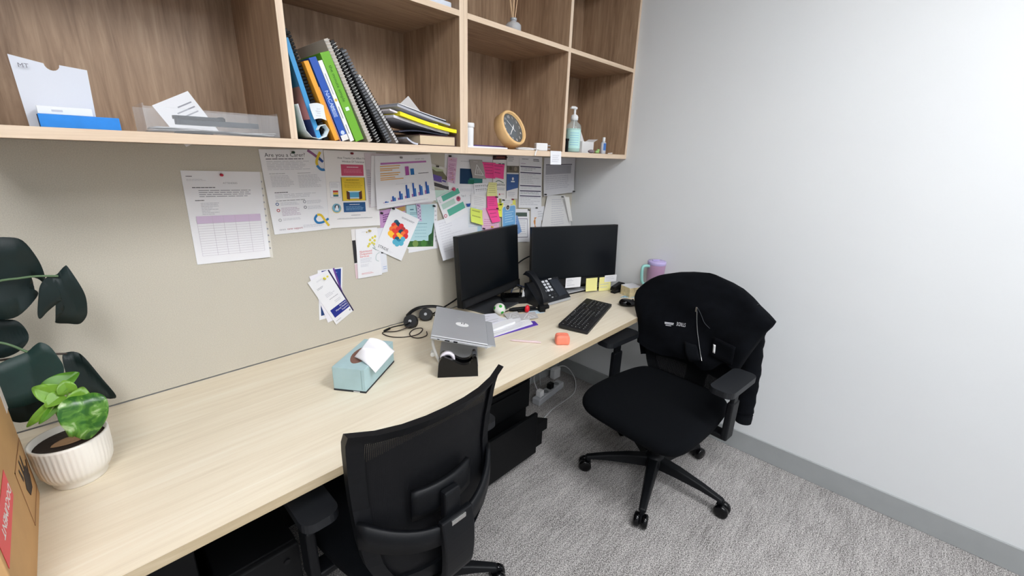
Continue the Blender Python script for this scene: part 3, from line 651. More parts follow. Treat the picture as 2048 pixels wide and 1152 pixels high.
# the lower row
Sheet([(-1.367, 1.244), (-1.242, 1.263), (-1.240, 1.105), (-1.365, 1.085)], .0025, (206, 160, 208)).lines(.12, .12, .5, .35, 4, (130, 70, 140), .5, .4).r(.55, .03, 1, .16, (190, 150, 90)).done('purple_brochure', 'purple brochure half hidden behind the colourful dots cover', 'brochure')
s = Sheet([(-1.212, 1.262), (-1.069, 1.259), (-1.071, 1.047), (-1.235, 1.046)], .0032); s.lines(.9, .05, .98, .9, 9, 'lg').done('white_backing_sheet', 'plain white sheet sticking out behind the pale teal flyer')
s = Sheet([(-1.236, 1.262), (-1.085, 1.257), (-1.099, 1.050), (-1.240, 1.066)], .0048, (180, 214, 220))
s.r(0, .82, 1, .955, (58, 104, 50)).circle(.3, .88, .016, (120, 150, 80)).circle(.62, .88, .016, (72, 128, 58)).circle(.85, .87, .012, (40, 84, 44)).poly([(.98, .42), (1, .42), (1, .82), (.80, .82), (.80, .70), (.92, .64)], (44, 90, 50)).r(0, .955, 1, 1, (244, 244, 244))
s.lines(.12, .09, .25, .13, 1, (60, 110, 130), .6, 0).lines(.12, .17, .5, .23, 2, (90, 130, 150)).lines(.3, .42, .8, .46, 1, (110, 150, 165))
for v in (.5, .57, .64, .72): s.lines(.28, v, .8, v+.02, 1, (120, 165, 180), .4, .2)
s.done('teal_flyer', 'pale teal flyer with a green leaf photo along its bottom', 'flyer')
s = Sheet([(-1.308, 1.260), (-1.173, 1.195), (-1.276, 1.017), (-1.400, 1.088)], .008)
random.seed(21)
pal = [(28, 92, 118), (236, 70, 54), (244, 120, 60), (255, 196, 60), (90, 180, 206), (220, 54, 60), (40, 132, 168), (180, 60, 60), (30, 70, 96)]
for i, (u, v) in enumerate([(.30, .30), (.38, .33), (.50, .33), (.60, .38), (.72, .40), (.26, .38), (.34, .41), (.44, .42), (.56, .45), (.66, .47), (.77, .49), (.24, .47), (.33, .50), (.42, .51), (.52, .54), (.62, .56), (.72, .58), (.25, .57), (.32, .59), (.44, .60), (.53, .63), (.63, .66), (.72, .67), (.50, .70), (.60, .72)]):
    s.circle(u+.02, v-.02, .0125, [pal[0], pal[8], pal[5], pal[7], pal[1], pal[1], pal[2], pal[5], pal[8], pal[2], pal[5], pal[2], pal[1], pal[1], pal[3], pal[3], pal[4], pal[3], pal[3], pal[1], pal[0], pal[6], pal[4], pal[4], pal[4]][i])
s.lines(.42, .11, .9, .15, 2, 'g', .5, .2).text('STRIDE', .05, .935, .017, (90, 90, 95)).lines(.32, .915, .62, .925, 1, 'lg').lines(.32, .94, .55, .95, 1, 'lg')
s.done('dots_cover', 'tilted white cover with a cluster of coloured dots', 'booklet')
s = Sheet([(-1.190, 1.266), (-1.168, 1.264), (-1.158, 1.184), (-1.178, 1.186)], .0095, (205, 190, 216), bend=lambda u, v: .004*math.sin(6*v))
for i in range(10): s.circle(.3+.4*(i % 2), .08+.09*i, .0028, (110, 96, 140))
s.done('purple_ribbon', 'short pale purple dotted ribbon pinned on the teal flyer', 'ribbon')
Sheet([(-1.090, 1.322), (-1.000, 1.318), (-.970, 1.275), (-1.074, 1.265)], .005, (200, 226, 214)).done('green_card', 'pale green card behind the white card with green bands', 'card')
s = Sheet([(-1.076, 1.286), (-.946, 1.331), (-.889, 1.208), (-1.024, 1.160)], .0085, bend=lambda u, v: .004*v)
s.r(.20, .02, .98, .22, (96, 182, 158)).lines(.3, .06, .9, .18, 2, (150, 212, 196)).r(.08, .29, .66, .48, (188, 216, 204)).lines(.12, .32, .6, .45, 3, (150, 190, 175)).r(.22, .55, .97, .80, (96, 182, 158)).lines(.3, .6, .9, .75, 3, (150, 212, 196))
s.circle(.83, .38, .013, (196, 92, 122)).circle(.83, .36, .006, (120, 60, 90)).circle(.09, .72, .009, (205, 110, 130)).circle(.09, .72, .005, 'w').lines(.05, .12, .12, .24, 3, 'g'); s.circle(.80, -.0, .010, (206, 90, 120))
s.done('green_band_card', 'tilted white card with two green bands', 'card')
s = Sheet([(-1.095, 1.176), (-.890, 1.211), (-.884, 1.000), (-1.070, .991)], .007, (236, 237, 242), bend=lambda u, v: .045*(1-u)*v*v*(1-.3*v)+.004)
s.lines(.12, .08, .8, .85, 12, (214, 214, 222), .2, .6); s.done('curled_sheet', 'large white sheet curling away from the board left of the monitor')
s = Sheet([(-.894, 1.253), (-.766, 1.247), (-.772, 1.080), (-.889, 1.085)], .0035, (236, 238, 242)); s.lines(.1, .1, .9, .75, 14, (190, 206, 224), .3, .2).r(.62, .72, .98, .92, (190, 220, 235)).done('blue_text_sheet', 'white sheet of fine blue text behind the yellow green note')
s = Sheet([(-.846, 1.346), (-.744, 1.348), (-.738, 1.296), (-.840, 1.292)], .0075)
for j in range(2):
    for i in range(6): s.r(.1+.12*i, .2+.34*j, .17+.12*i, .26+.34*j, 'k').r(.1+.12*i, .34+.34*j, .17+.12*i, .38+.34*j, 'g')
    s.stroke([(.83, .25+.36*j), (.87, .34+.36*j), (.95, .16+.36*j)], .0025, 'k')
s.done('tick_list', 'small white list with rows of marks and two black ticks', 'note')
s = Sheet([(-.862, 1.300), (-.757, 1.282), (-.766, 1.213), (-.862, 1.231)], .006, (236, 235, 236)); s.lines(.2, .2, .9, .85, 5, 'lg', .25, .3).done('white_note', 'white handwritten note above the yellow green sticky note', 'note')
note((235, 232, 160), .009, [(-.745, 1.350), (-.687, 1.347), (-.687, 1.278), (-.764, 1.281)], 'pale yellow sticky note below the script lettering', n=5)
note(PK, .0105, [(-.758, 1.284), (-.687, 1.279), (-.679, 1.211), (-.757, 1.216)], 'bright pink sticky note, upper of two in a column', n=5)
Sheet([(-.783, 1.222), (-.663, 1.197), (-.661, 1.107), (-.788, 1.107)], .0065, (240, 200, 222)).lines(.1, .5, .9, .9, 4, (220, 150, 190)).done('pale_pink_sheet', 'pale pink sheet below the bright pink notes')
note(PK, .013, [(-.765, 1.222), (-.682, 1.220), (-.665, 1.144), (-.723, 1.140)], 'bright pink sticky note, lower of two in a column, tilted', n=3)
note((226, 240, 110), .009, [(-.867, 1.229), (-.788, 1.210), (-.791, 1.134), (-.873, 1.159)], 'yellow green sticky note below the white note', n=2, curl=.012)
note((240, 240, 90), .008, [(-.686, 1.242), (-.633, 1.239), (-.650, 1.165), (-.684, 1.172)], 'bright yellow sticky note between the pink note and the blue card', n=2)
note((246, 244, 120), .0045, [(-.575, 1.252), (-.535, 1.250), (-.535, 1.212), (-.575, 1.214)], 'small yellow sticky note edge behind the blue rounded card', n=0)
Sheet([(-.897, 1.249), (-.867, 1.250), (-.874, 1.234), (-.888, 1.234)], .0102, (48, 84, 160)).done('blue_sticker', 'tiny blue sticker beside the green band card', 'sticker')
# rounded blue card with a badge
mb = MB(); co = rrect(-.054, -.060, .054, .060, .016, 4); ci = rrect(-.050, -.056, .050, .056, .013, 4)
T = TR((0, 0, 0), pi/2, 0, 0) 
mb.prism(co, 0, .0015, 0, T); mb.prism(ci, .0015, .0018, 1, T)
for i in range(5): mb.box(-.034, -.0020, -.03+.013*i, .034-.012*(i % 2), -.0018, -.0265+.013*i, 2)
solo('rounded_blue_card', mb, [WHT, mat('blue_card_face', (120, 180, 228), .4), ink((190, 222, 244))], 'blue rounded card with white border above the left monitor', 'card', (-.592, -.012, 1.164), R=Euler((0, math.radians(-3), 0)).to_matrix())
s = Sheet([(-.648, 1.262), (-.560, 1.262), (-.560, 1.212), (-.648, 1.205)], .0068, (240, 240, 238)); s.lines(.2, .2, .8, .7, 3, 'lg').done('white_card', 'small white card tucked above the blue rounded card', 'card')
t = thing('round_badge', 'round white badge pinned on the blue rounded card', 'badge', (-.610, -.015, 1.215))
part('disc', MB().cyl((0, 0, 0), (0, -.004, 0), .016, n=24), WHT, t, .001); part('print', MB().cyl((0, -.004, 0), (0, -.0043, 0), .012, n=20).box(-.006, -.0047, -.003, .006, -.0043, -.001, 1), [ink('k'), WHT], t)
# brochures low on the board
s = Sheet([(-1.496, 1.180), (-1.390, 1.178), (-1.392, .972), (-1.492, .972)], .002, (236, 232, 230)); s.r(0, .22, .14, .68, (44, 42, 46)).r(0, .70, .14, 1, (226, 200, 206)).done('photo_brochure', 'brochure with a black photo strip, rearmost left of the flower brochures', 'brochure')
s = Sheet([(-1.432, 1.174), (-1.348, 1.173), (-1.344, .977), (-1.430, .972)], .0035, (232, 234, 240)); s.r(.72, .40, .98, .56, (30, 30, 36)).circle(.86, .48, .006, 'w').lines(.75, .86, .98, .95, 2, (160, 180, 220)).done('white_brochure', 'white brochure with a black emblem, rearmost right of the flower brochures', 'brochure')
s = Sheet([(-1.479, 1.178), (-1.383, 1.178), (-1.373, .969), (-1.484, .971)], .0055)
s.poly([(.50, .055), (.54, .075), (.50, .095), (.46, .075)], (190, 165, 80)).lines(.28, .06, .74, .08, 1, 'lg')
for u, v in ((.62, .24), (.74, .20), (.82, .26), (.70, .30), (.58, .32), (.52, .36), (.86, .18), (.78, .33)): s.circle(u, v, .0058, (226, 214, 96))
s.stroke([(.72, .32), (.82, .42), (.95, .48)], .004, (176, 190, 186)).stroke([(.98, .52), (.84, .56), (.80, .66), (.92, .70)], .003, (196, 208, 208)).stroke([(.7, .4), (.86, .46)], .004, (150, 170, 165))
for i, tx in enumerate(('Nutritional', 'Outpatient', 'Services')): s.text(tx, .12, .475+.05*i, .0125, (222, 92, 86))
s.lines(.13, .60, .62, .70, 4, 'lg', .3, .2).lines(.13, .72, .6, .78, 3, 'lg', .3, .4).lines(.15, .9, .7, .94, 2, (226, 150, 150)).done('flower_brochure', 'white brochure with yellow flowers and red lettering', 'brochure')
s = Sheet([(-1.644, 1.034), (-1.545, 1.030), (-1.566, .833), (-1.659, .829)], .002); s.r(.15, .02, .94, .48, (34, 62, 142)).lines(.3, .08, .8, .2, 3, (120, 150, 215)).r(.08, .55, .6, .92, (36, 66, 120)).done('navy_brochure', 'navy and white brochure, rearmost of the fanned three', 'brochure')
s = Sheet([(-1.679, 1.016), (-1.579, 1.034), (-1.532, .830), (-1.627, .811)], .0038, (240, 238, 246)); s.r(.93, 0, 1, 1, (110, 72, 150)).done('purple_edged_brochure', 'white brochure with a purple edge, middle of the fanned three', 'brochure')
s = Sheet([(-1.688, .993), (-1.602, 1.031), (-1.515, .838), (-1.595, .794)], .0058)
s.r(.94, 0, 1, 1, (44, 36, 80)).circle(.80, .10, .0045, (230, 214, 90)).lines(.3, .07, .6, .10, 2, 'lg').lines(.15, .2, .5, .24, 2, 'g', .4, .4).lines(.3, .38, .85, .46, 3, 'lg', .35, .5).lines(.35, .5, .85, .53, 1, 'g').lines(.5, .58, .85, .64, 2, 'lg')
s.r(.12, .69, .93, .87, (32, 46, 140))
for i, tx in enumerate(('Services', 'Mental Health', 'Support')): s.text(tx, .90, .735+.05*i, .0095, 'w', 'RIGHT')
s.lines(.08, .94, .4, .965, 1, 'g').circle(.86, .93, .004, 'g').done('navy_title_brochure', 'white brochure with a navy title block, front of the fanned three', 'brochure')
# push pins
def pin(x, z, c, label, d=.012):
    mb = MB(); T = TR((0, 0, 0), pi/2, 0, 0)
    mb.lathe([(0, 0), (.0035, 0), (.0045, .002), (.003, .003), (.0022, .007), (.003, .010), (.0045, .0115), (.0035, .013), (0, .0132)], 14, T=T)
    return solo('push_pin', mb, mat('pin_%d_%d_%d' % c, c, .35), label, 'pin', (x, -d, z), group='push pins')
KP = (24, 24, 28)
for x, z, c, l, d in ((-1.910, 1.396, (190, 34, 60), 'red push pin at the top of the purple table sheet', .003), (-1.685, 1.471, (24, 62, 50), 'dark green push pin at the top of the carer poster', .004),
    (-1.470, 1.473, (120, 30, 40), 'dark red push pin at the top of the stacked boxes poster', .005), (-1.257, 1.462, (150, 150, 155), 'grey push pin on the bar chart sheet', .010),
    (-1.067, 1.427, KP, 'black push pin on the landscape photo flyer', .005), (-.996, 1.473, KP, 'black push pin above the pink bookmark', .007),
    (-.706, 1.474, KP, 'black push pin at the left end of the dark flyer header', .006), (-.625, 1.474, KP, 'black push pin at the right end of the dark flyer header', .006),
    (-.298, 1.272, KP, 'black push pin at the lower left corner of the calendar sheet', .018), (-.124, 1.250, KP, 'black push pin on the crumpled typed sheet', .012), (-.03, 1.281, KP, 'black push pin at the lower right corner of the calendar sheet', .028),
    (-1.306, 1.252, KP, 'black push pin on the coloured dots cover', .009), (-1.092, 1.250, KP, 'black push pin at the top right of the teal flyer', .0055), (-1.178, 1.258, (196, 150, 200), 'lilac push pin on the purple ribbon', .010),
    (-.694, 1.274, (60, 20, 40), 'dark push pin on the upper pink note of the column', .012), (-.690, 1.213, (60, 20, 40), 'dark push pin on the lower pink note of the column', .014), (-.639, 1.255, KP, 'black push pin on the small white card', .0075), (-.567, 1.255, (150, 24, 44), 'crimson push pin on the small white card', .0075),
    (-.661, 1.234, (60, 90, 40), 'olive push pin on the bright yellow note', .0095), (-1.359, 1.236, KP, 'black push pin on the purple brochure', .003), (-.437, 1.190, KP, 'black push pin on the dark bordered sheet', .014), (-.36, 1.196, KP, 'black push pin on the pencil drawing card', .005),
    (-.780, 1.115, (60, 30, 70), 'dark purple push pin low on the pale pink sheet', .008), (-.720, 1.118, (240, 200, 40), 'yellow push pin just above the left monitor', .008), (-.98, 1.322, (206, 90, 120), 'pink push pin above the green band card', .007), (-1.625, 1.000, (226, 214, 70), 'yellow push pin on the fanned brochures', .0065), (-1.42, 1.168, (190, 170, 90), 'gold push pin on the flower brochure', .0065)):
    pin(x, z, c, l, d)
# ------------------------------------------------------------------ on the desk
# tissue box
a = Vector((-1.772, -.364, 0)); ex = Vector((.067, -.093, 0)).normalized()
t = thing('tissue_box', 'pale blue tissue box with a white tissue pulled up', 'tissue box', (-1.772, -.364, ZD), math.atan2(ex.y, ex.x))
# local: x across the short end (0..0.115), y along the box
bw, bl, bh = .113, .228, .086
BX = mat('tissue_box_card', (176, 205, 210), .6, var=(18, .05)); 
mb = MB(); mb.box(0, 0, .006, bw, bl, bh)
body = part('body', mb, BX, t, .0015)
part('base_strip', MB().box(-.0006, -.0006, 0, bw+.0006, bl+.0006, .006), mat('tissue_box_dark_strip', (32, 38, 46), .5), t, .0008)
part('end_seam', MB().box(.100, -.0006, .012, .1015, 0, bh-.004), mat('tissue_box_seam', (140, 170, 174), .6), body)
part('brand_mark', MB().box(.07, -.0012, .0015, .092, -.0007, .0045), WHT, body)
part('opening', MB().prism([(bw/2+.033*math.cos(q)*(1+.12*math.cos(2*q)), bl*.5+.078*math.sin(q)) for q in [2*pi*i/28 for i in range(28)]], bh-.0002, bh+.0006), mat('opening_brown', (128, 92, 80), .7), t, label='brown oval opening')
def tis(u, v):
    # one corner pinched in the slot, the sheet standing up to a peak and flopping over the long side
    A, B_, C_, D_ = Vector((.040, .075, .089)), Vector((.093, .090, .158)), Vector((.160, .138, .094)), Vector((.136, .030, .062))
    p = A.lerp(B_, v).lerp(D_.lerp(C_, v), u); q = 4*u*(1-u)
    r_ = abs(math.sin(5.2*v+1.3*u))
    p += Vector((0, 0, .014*q)) + Vector((.5, -.5, .7))*((.012*r_-.006)*q + .006*math.sin(9*u+3)*v*u - .007*math.exp(-((v-.45-.25*u)/.06)**2)*(1-u)) + Vector((0, -.010*q*(1-v), .004*q*(1-v)))
    return p
part('tissue', MB().grid(tis, 26, 18), mat('tissue_white', (246, 245, 250), .9, var=(20, .02)), t, solid=.0008)
# tape dispenser
p0 = Vector((-1.472, -.531, 0)); p1 = Vector((-1.36, -.620, 0)); d_ = (p1-p0).normalized()
t = thing('tape_dispenser', 'black tape dispenser with a white roll on the desk', 'tape dispenser', (-1.472, -.531, ZD), math.atan2(d_.y, d_.x))
prof = [(0, 0), (.145, 0), (.1435, .050), (.140, .074), (.134, .080), (.127, .077), (.124, .062), (.116, .052), (.104, .047), (.088, .047), (.072, .054), (.056, .064), (.040, .073), (.026, .077), (.014, .073), (.007, .060), (.003, .035)]
Tz = Matrix(((1, 0, 0, 0), (0, 0, -1, .028), (0, 1, 0, 0), (0, 0, 0, 1)))
lo = [(x, z) for x, z in prof]
lo = [(0, 0), (.145, 0)] + [(p.x, p.y) for p in smooth_path([(x, z, 0) for x, z in prof[2:]], 4)]
part('body', MB().prism(lo, -.030, -.012, T=Tz).prism(lo, .012, .030, T=Tz).prism([(x, min(z, .036)) for x, z in prof], -.012, .012, T=Tz), GLOSSBLK, t, .003, 3)
part('tape_roll', MB().lathe([(.017, -.009), (.027, -.009), (.027, .009), (.017, .009), (.017, -.009)], 32, T=Tz @ Matrix.Translation((.036, .060, 0))), mat('tape_roll', (226, 220, 228), .3), t)
part('roll_core', MB().cyl((0, 0, -.011), (0, 0, .011), .0165, n=24, T=Tz @ Matrix.Translation((.036, .060, 0))), GLOSSBLK, t)
part('cutter', MB().box(.124, -.010, .066, .140, .010, .082, T=Matrix.Translation((0, .028, 0))), GREYD, t, .002)
# laptop on a folding stand
BL = Vector((-1.459, -.480, .864))
e1 = Vector((.645, .764, 0)).normalized(); e2 = Vector((.749, -.632, -.199)); e2 = (e2-e1*e2.dot(e1)).normalized(); e3 = e2.cross(e1)
if e3.z < 0: e3 = -e3
RL = axes(e2, e1, e3)     # x: towards the low edge, y: along the raised edge, z: up
LW, LD = .302, .210
t = thing('laptop', 'closed silver laptop with an oval sticker resting on a stand', 'laptop', BL - e3*.019, R=RL)
part('base', MB().box(0, 0, 0, LD, LW, .010), SILV, t, .003, 3)
lid = part('lid', MB().box(0, 0, .011, LD, LW, .018), SILV, t, .003, 3)
mb = MB().prism(circ(.112, .145, .026, 28, .020), .0181, .0186)
st = part('sticker', mb, WHT, lid, label='white oval sticker')
part('sticker_print', MB().box(.108, .150, .0187, .112, .162, .0189).box(.117, .148, .0187, .121, .156, .0189).box(.117, .159, .0187, .123, .162, .0189), mat('sticker_ink', (70, 72, 78), .7), lid)
part('maker_mark', MB().prism(circ(.098, .205, .010, 12, .005), .0181, .0184), GREYL, lid)
for x0, x1, z0, z1 in ((.025, .033, .004, .007), (.052, .070, .003, .0075), (.084, .099, .0025, .0085)): part('port', MB().box(x0, -.0004, z0, x1, .0, z1), BLKM, t)
t = thing('laptop_stand', 'silver folding laptop stand under the closed laptop', 'laptop stand', (BL.x, BL.y, ZD), math.atan2(e1.y, e1.x))
# local: x along the raised edge direction, y to the left (away from the low edge is +y)
WS = mat('stand_white', (214, 212, 208), .4)
inv = (Matrix.Translation((BL.x, BL.y, ZD)) @ Matrix.Rotation(math.atan2(e1.y, e1.x), 4, 'Z')).inverted()
def L(p): return inv @ Vector(p)
f2 = Vector((e2.x, e2.y, 0)).normalized()
under = -e3*.024
for k, o in enumerate((.035, .255)):
    b0 = BL+e1*o+e2*.02+under; b1 = BL+e1*o+e2*.19+under
    foot = Vector((b0.x, b0.y, ZD+.006))+f2*.02; foot2 = foot+f2*.13
    leg = MB().tube([L(q) for q in smooth_path([b1, b0+e2*.015, b0-f2*.012-Vector((0, 0, .02)), foot-f2*.012+Vector((0, 0, .02)), foot+f2*.014, foot2], 5)], .0055, 10)
    lg_ = part('side_frame', leg, WS, t)
    part('hinge', MB().cyl(L(b0-f2*.014-Vector((0, 0, .07))), L(b0-f2*.014-Vector((0, 0, .07))+e1*.03), .0085, n=14), WS, lg_)
q0 = BL+e1*.05+e2*.05+under; 
mb = MB(); 
for z_, a0, a1 in ((ZD+.0015, .0, .15),):
    c = [BL+e1*.03, BL+e1*.25]; vs_ = []
    for c0, s0 in ((c[0], a0), (c[0], a1), (c[1], a1), (c[1], a0)): pp = c0+f2*(s0+.02); vs_.append((pp.x, pp.y))
    mb.prism([tuple(L((x, y, 0))[:2]) for x, y in vs_], 0, .004)
part('base_plate', mb, SILV, t, .001)
mb = MB(); v = [L(BL+e1*o+e2*s_+under*1.22) for o, s_ in ((.03, .02), (.03, .215), (.29, .215), (.29, .02))]; w_ = [p+Vector((0, 0, .003)) for p in v]
mb.add(v+w_, [(3, 2, 1, 0), (4, 5, 6, 7), (0, 1, 5, 4), (1, 2, 6, 5), (2, 3, 7, 6), (3, 0, 4, 7)]); part('top_plate', mb, SILV, t)
mb = MB(); v = [L(BL+e1*o+e2*s_+e3*h-e3*.019) for o, s_, h in ((.04, .216, -.006), (.04, .245, -.006), (.28, .245, -.006), (.28, .216, -.006), (.04, .216, -.002), (.04, .245, -.002), (.28, .245, -.002), (.28, .216, -.002))]
mb.add(v, [(3, 2, 1, 0), (4, 5, 6, 7), (0, 1, 5, 4), (1, 2, 6, 5), (2, 3, 7, 6), (3, 0, 4, 7)]); part('front_lip', mb, SILV, t, .001)
# headset behind the laptop stand
t = thing('headset', 'black headset with boom microphone beside the laptop stand', 'headset', (-1.27, -.085, ZD), 0)
HBK = BLK
for c, nrm in (((-.02, .005, .032), (-.55, -.62, .45)), ((.085, .035, .030), (-.5, -.6, .5))):
    n_ = Vector(nrm).normalized(); c = Vector(c); e = part('ear_cup', MB().cyl(c-n_*.012, c+n_*.010, .033, .029, 28), HBK, t, .006, 3)
    part('ear_pad', MB().lathe([(.016, 0), (.030, 0), (.034, .006), (.030, .013), (.016, .013)], 24, T=Matrix.Translation(c-n_*.013) @ (-n_).to_track_quat('Z', 'Y').to_matrix().to_4x4()), BLKM, e)
    part('cup_logo', MB().cyl(c+n_*.0101, c+n_*.0106, .007, n=14), GREYL, e)
part('headband', MB().tube(smooth_path([(-.025, .02, .055), (.02, .045, .062), (.07, .05, .066), (.13, .02, .064), (.16, -.03, .055), (.14, -.06, .045), (.1, -.01, .035)], 6), .008, 10, flat=.5), HBK, t)
mic = part('mic_boom', MB().tube(smooth_path([(-.03, -.01, .036), (-.06, -.005, .030), (-.095, .02, .022), (-.115, .028, .016)], 6), .003, 8), HBK, t)
part('mic_tip', MB().tube([(-.110, .027, .017), (-.128, .030, .012), (-.140, .031, .010)], [.005, .0055, .004], 10), BLKM, mic)
part('cord', MB().tube(smooth_path([(-.03, -.02, .02), (-.09, .0, .006), (-.135, .035, .003), (-.150, .02, .003), (-.140, -.03, .003), (-.10, -.07, .003), (-.045, -.085, .003), (.0, -.06, .003), (.01, -.035, .003), (-.02, -.025, .003), (-.06, -.05, .003), (-.075, -.09, .003), (-.06, -.12, .003), (-.02, -.12, .003), (.005, -.085, .003)], 6), .0022, 7), mat('cord_dark', (46, 34, 30), .5), t)

# monitors
SCR = mat('screen_glass', (10, 15, 20), .3, spec=.4); BEZ = mat('monitor_bezel', (14, 15, 18), .38)
def monitor(label, A, B, ztop, h, tilt, lift, fx):
    A = Vector(A); B = Vector(B); w = (B-A).length; ex = (B-A).normalized(); mid = (A+B)/2
    t = thing('monitor', label, 'monitor', (mid.x, mid.y, ZD+lift), math.atan2(ex.y, ex.x), 'desk monitors')
    zt = ztop-ZD-lift; T = Matrix.Translation((0, 0, zt)) @ Matrix.Rotation(tilt, 4, 'X')      # hinge at the top edge
    part('housing', MB().box(-w/2, .002, -h, w/2, .030, 0, T=T).box(-w*.3, .03, -h*.85, w*.3, .055, -h*.2, T=T), BEZ, t, .003)
    part('screen', MB().box(-w/2+.006, -.0005, -h+.042, w/2-.006, .002, -.007, T=T), SCR, t)
    b = MB(); b.box(-w/2, -.0012, -.007, w/2, .0021, 0, T=T); b.box(-w/2, -.0012, -h+.042, -w/2+.006, .0021, -.007, T=T); b.box(w/2-.006, -.0012, -h+.042, w/2, .0021, -.007, T=T)
    part('bezel', b, BEZ, t)
    ch = part('speaker_bar', MB().box(-w/2, -.009, -h, w/2, .0021, -h+.041, T=T), BLKM, t, .003)
    part('speaker_grille', MB().box(-w/2+.015, -.0098, -h+.006, w/2-.015, -.0091, -h+.034, T=T), mat('speaker_cloth', (20, 21, 24), .9, bump=(900, .6)), ch)
    part('neck', MB().box(-.035, .05, .008, .035, .070, zt-h*.45), BEZ, t, .004)
    part('foot', MB().box(*fx), GREYD, t, .004, 3)
    return t
monitor('black monitor at left angled toward the chair', (-1.055, -.135), (-.558, -.045), 1.120, .350, math.radians(-4), 0, (-.13, -.115, 0, .13, .062, .010))
monitor('black monitor at right with notes stuck along its bottom', (-.534, -.133), (-.024, -.366), 1.113, .342, math.radians(-4), .0155, (-.05, .045, 0, .14, .135, .010))
cable('monitor_cable', [(-.80, -.02, .74), (-.66, -.012, .80), (-.5, -.03, .90), (-.40, -.09, .95)], .004, BLKM, 'black cable running along the board between the two monitors')
cable('monitor_cable', [(-1.15, -.03, .725), (-1.0, -.02, .76), (-.9, -.02, .80)], .004, BLKM, 'black cable behind the lower left corner of the left monitor')
# docking box with cables behind the phone
t = thing('docking_station', 'black docking box on the desk between monitor and phone', 'docking station', (-.655, -.135, ZD), math.radians(-35))
part('body', MB().prism(rrect(-.075, -.05, .075, .05, .02), 0, .032), BLK, t, .004); part('top_plate', MB().prism(rrect(-.068, -.043, .068, .043, .016), .0321, .034), GLOSSBLK, t)
for i in range(4): part('cable', MB().tube(smooth_path([(-.06+.05*i, .055, .016), (-.05+.05*i, .075, .03+.012*i), (-.01+.04*i, .08, .075-.01*i), (.05+.03*i, .06, .05), (.09+.01*i, .08, .01)], 6), .0035, 7), [BLKM, mat('cable_blue', (40, 52, 84), .5), BLKM, GREYD][i], t)
solo('folded_card', MB().prism([(-.012, 0), (.016, 0), (-.006, .045)], -.001, .001, T=Matrix.Rotation(pi/2, 4, 'X')), WHT, 'small white folded card behind the phone handset', 'card', (-.640, -.185, ZD+.0345))
# grey slab under the right monitor
t = thing('notebook_computer', 'thin grey notebook computer lying closed under the right monitor', 'laptop', (-.174, -.200, ZD), math.radians(-10.5))
part('base', MB().box(-.15, -.10, 0, .15, .10, .008), BLK, t, .002); part('lid', MB().box(-.15, -.10, .0081, .15, .10, .015), GREYL, t, .002)
# desk phone
F0 = Vector((-.645, -.306)); F1 = Vector((-.402, -.330)); pd = (F1-F0).normalized()
t = thing('desk_phone', 'black desk phone with white keys and handset at its left', 'phone', (F0.x, F0.y, ZD), math.atan2(pd.y, pd.x))
PW = .243; PB = mat('phone_black', (20, 23, 29), .4)
prof = [(0, 0), (0, .018), (.008, .024), (.112, .112), (.124, .110), (.124, .06), (.11, 0)]     # (y, z)
Ts = Matrix(((0, 0, 1, 0), (1, 0, 0, 0), (0, 1, 0, 0), (0, 0, 0, 1)))
part('body', MB().prism(prof, 0.0, PW, T=Ts), PB, t, .004, 3)
part('front_lip', MB().box(.062, -.004, .003, PW-.004, 0, .017), GREYL, t, .001, label='pale grey front lip')
sl = math.atan2(.088, .104); P0 = Matrix.Translation((0, .008, .024)) @ Matrix.Rotation(sl, 4, 'X')   # x across, y up the slope, z out
part('display', MB().box(.165, .012, 0, .232, .122, .0015, T=P0), mat('phone_display', (34, 40, 50), .2), t, .0008)
part('maker_mark', MB().box(.165, .1265, 0, .190, .132, .0012, T=P0), WHT, t)
KEY = mat('phone_key', (218, 220, 226), .5)
for r_ in range(4):
    for c_ in range(3): part('key', MB().box(.080+.0262*c_, .054+.0195*r_, 0, .098+.0262*c_, .068+.0195*r_, .0035, T=P0), KEY, t, .0012)
for i, (x, y) in enumerate(((.078, .030), (.105, .030), (.125, .033), (.146, .031), (.115, .015), (.140, .015))): part('function_key', MB().box(x-.006, y-.003, 0, x+.006, y+.003, .003, T=P0), [KEY, GREYL, GREYD, GREYD, GREYL, GREYD][i], t, .001)
hp = smooth_path([(.030, -.016, .010), (.030, .004, .028), (.030, .05, .044), (.030, .11, .048), (.030, .16, .040), (.030, .188, .022)], 5)
v = []; f = []
for i, p in enumerate(hp):
    q = abs(2*i/(len(hp)-1)-1); hw = .020+.007*q**2; th = .009+.008*q**2
    for sx, sz in ((-1, -1), (1, -1), (1, 1), (-1, 1)): v.append(P0 @ Vector((p.x+sx*hw*(1 if sz < 0 else .8), p.y, p.z+sz*th)))
for i in range(len(hp)-1):
    for k in range(4): f.append((i*4+k, i*4+(k+1) % 4, i*4+4+(k+1) % 4, i*4+4+k))
n4 = (len(hp)-1)*4; f += [(3, 2, 1, 0), (n4, n4+1, n4+2, n4+3)]
part('handset', MB().add(v, f), PB, t, .006, 3)
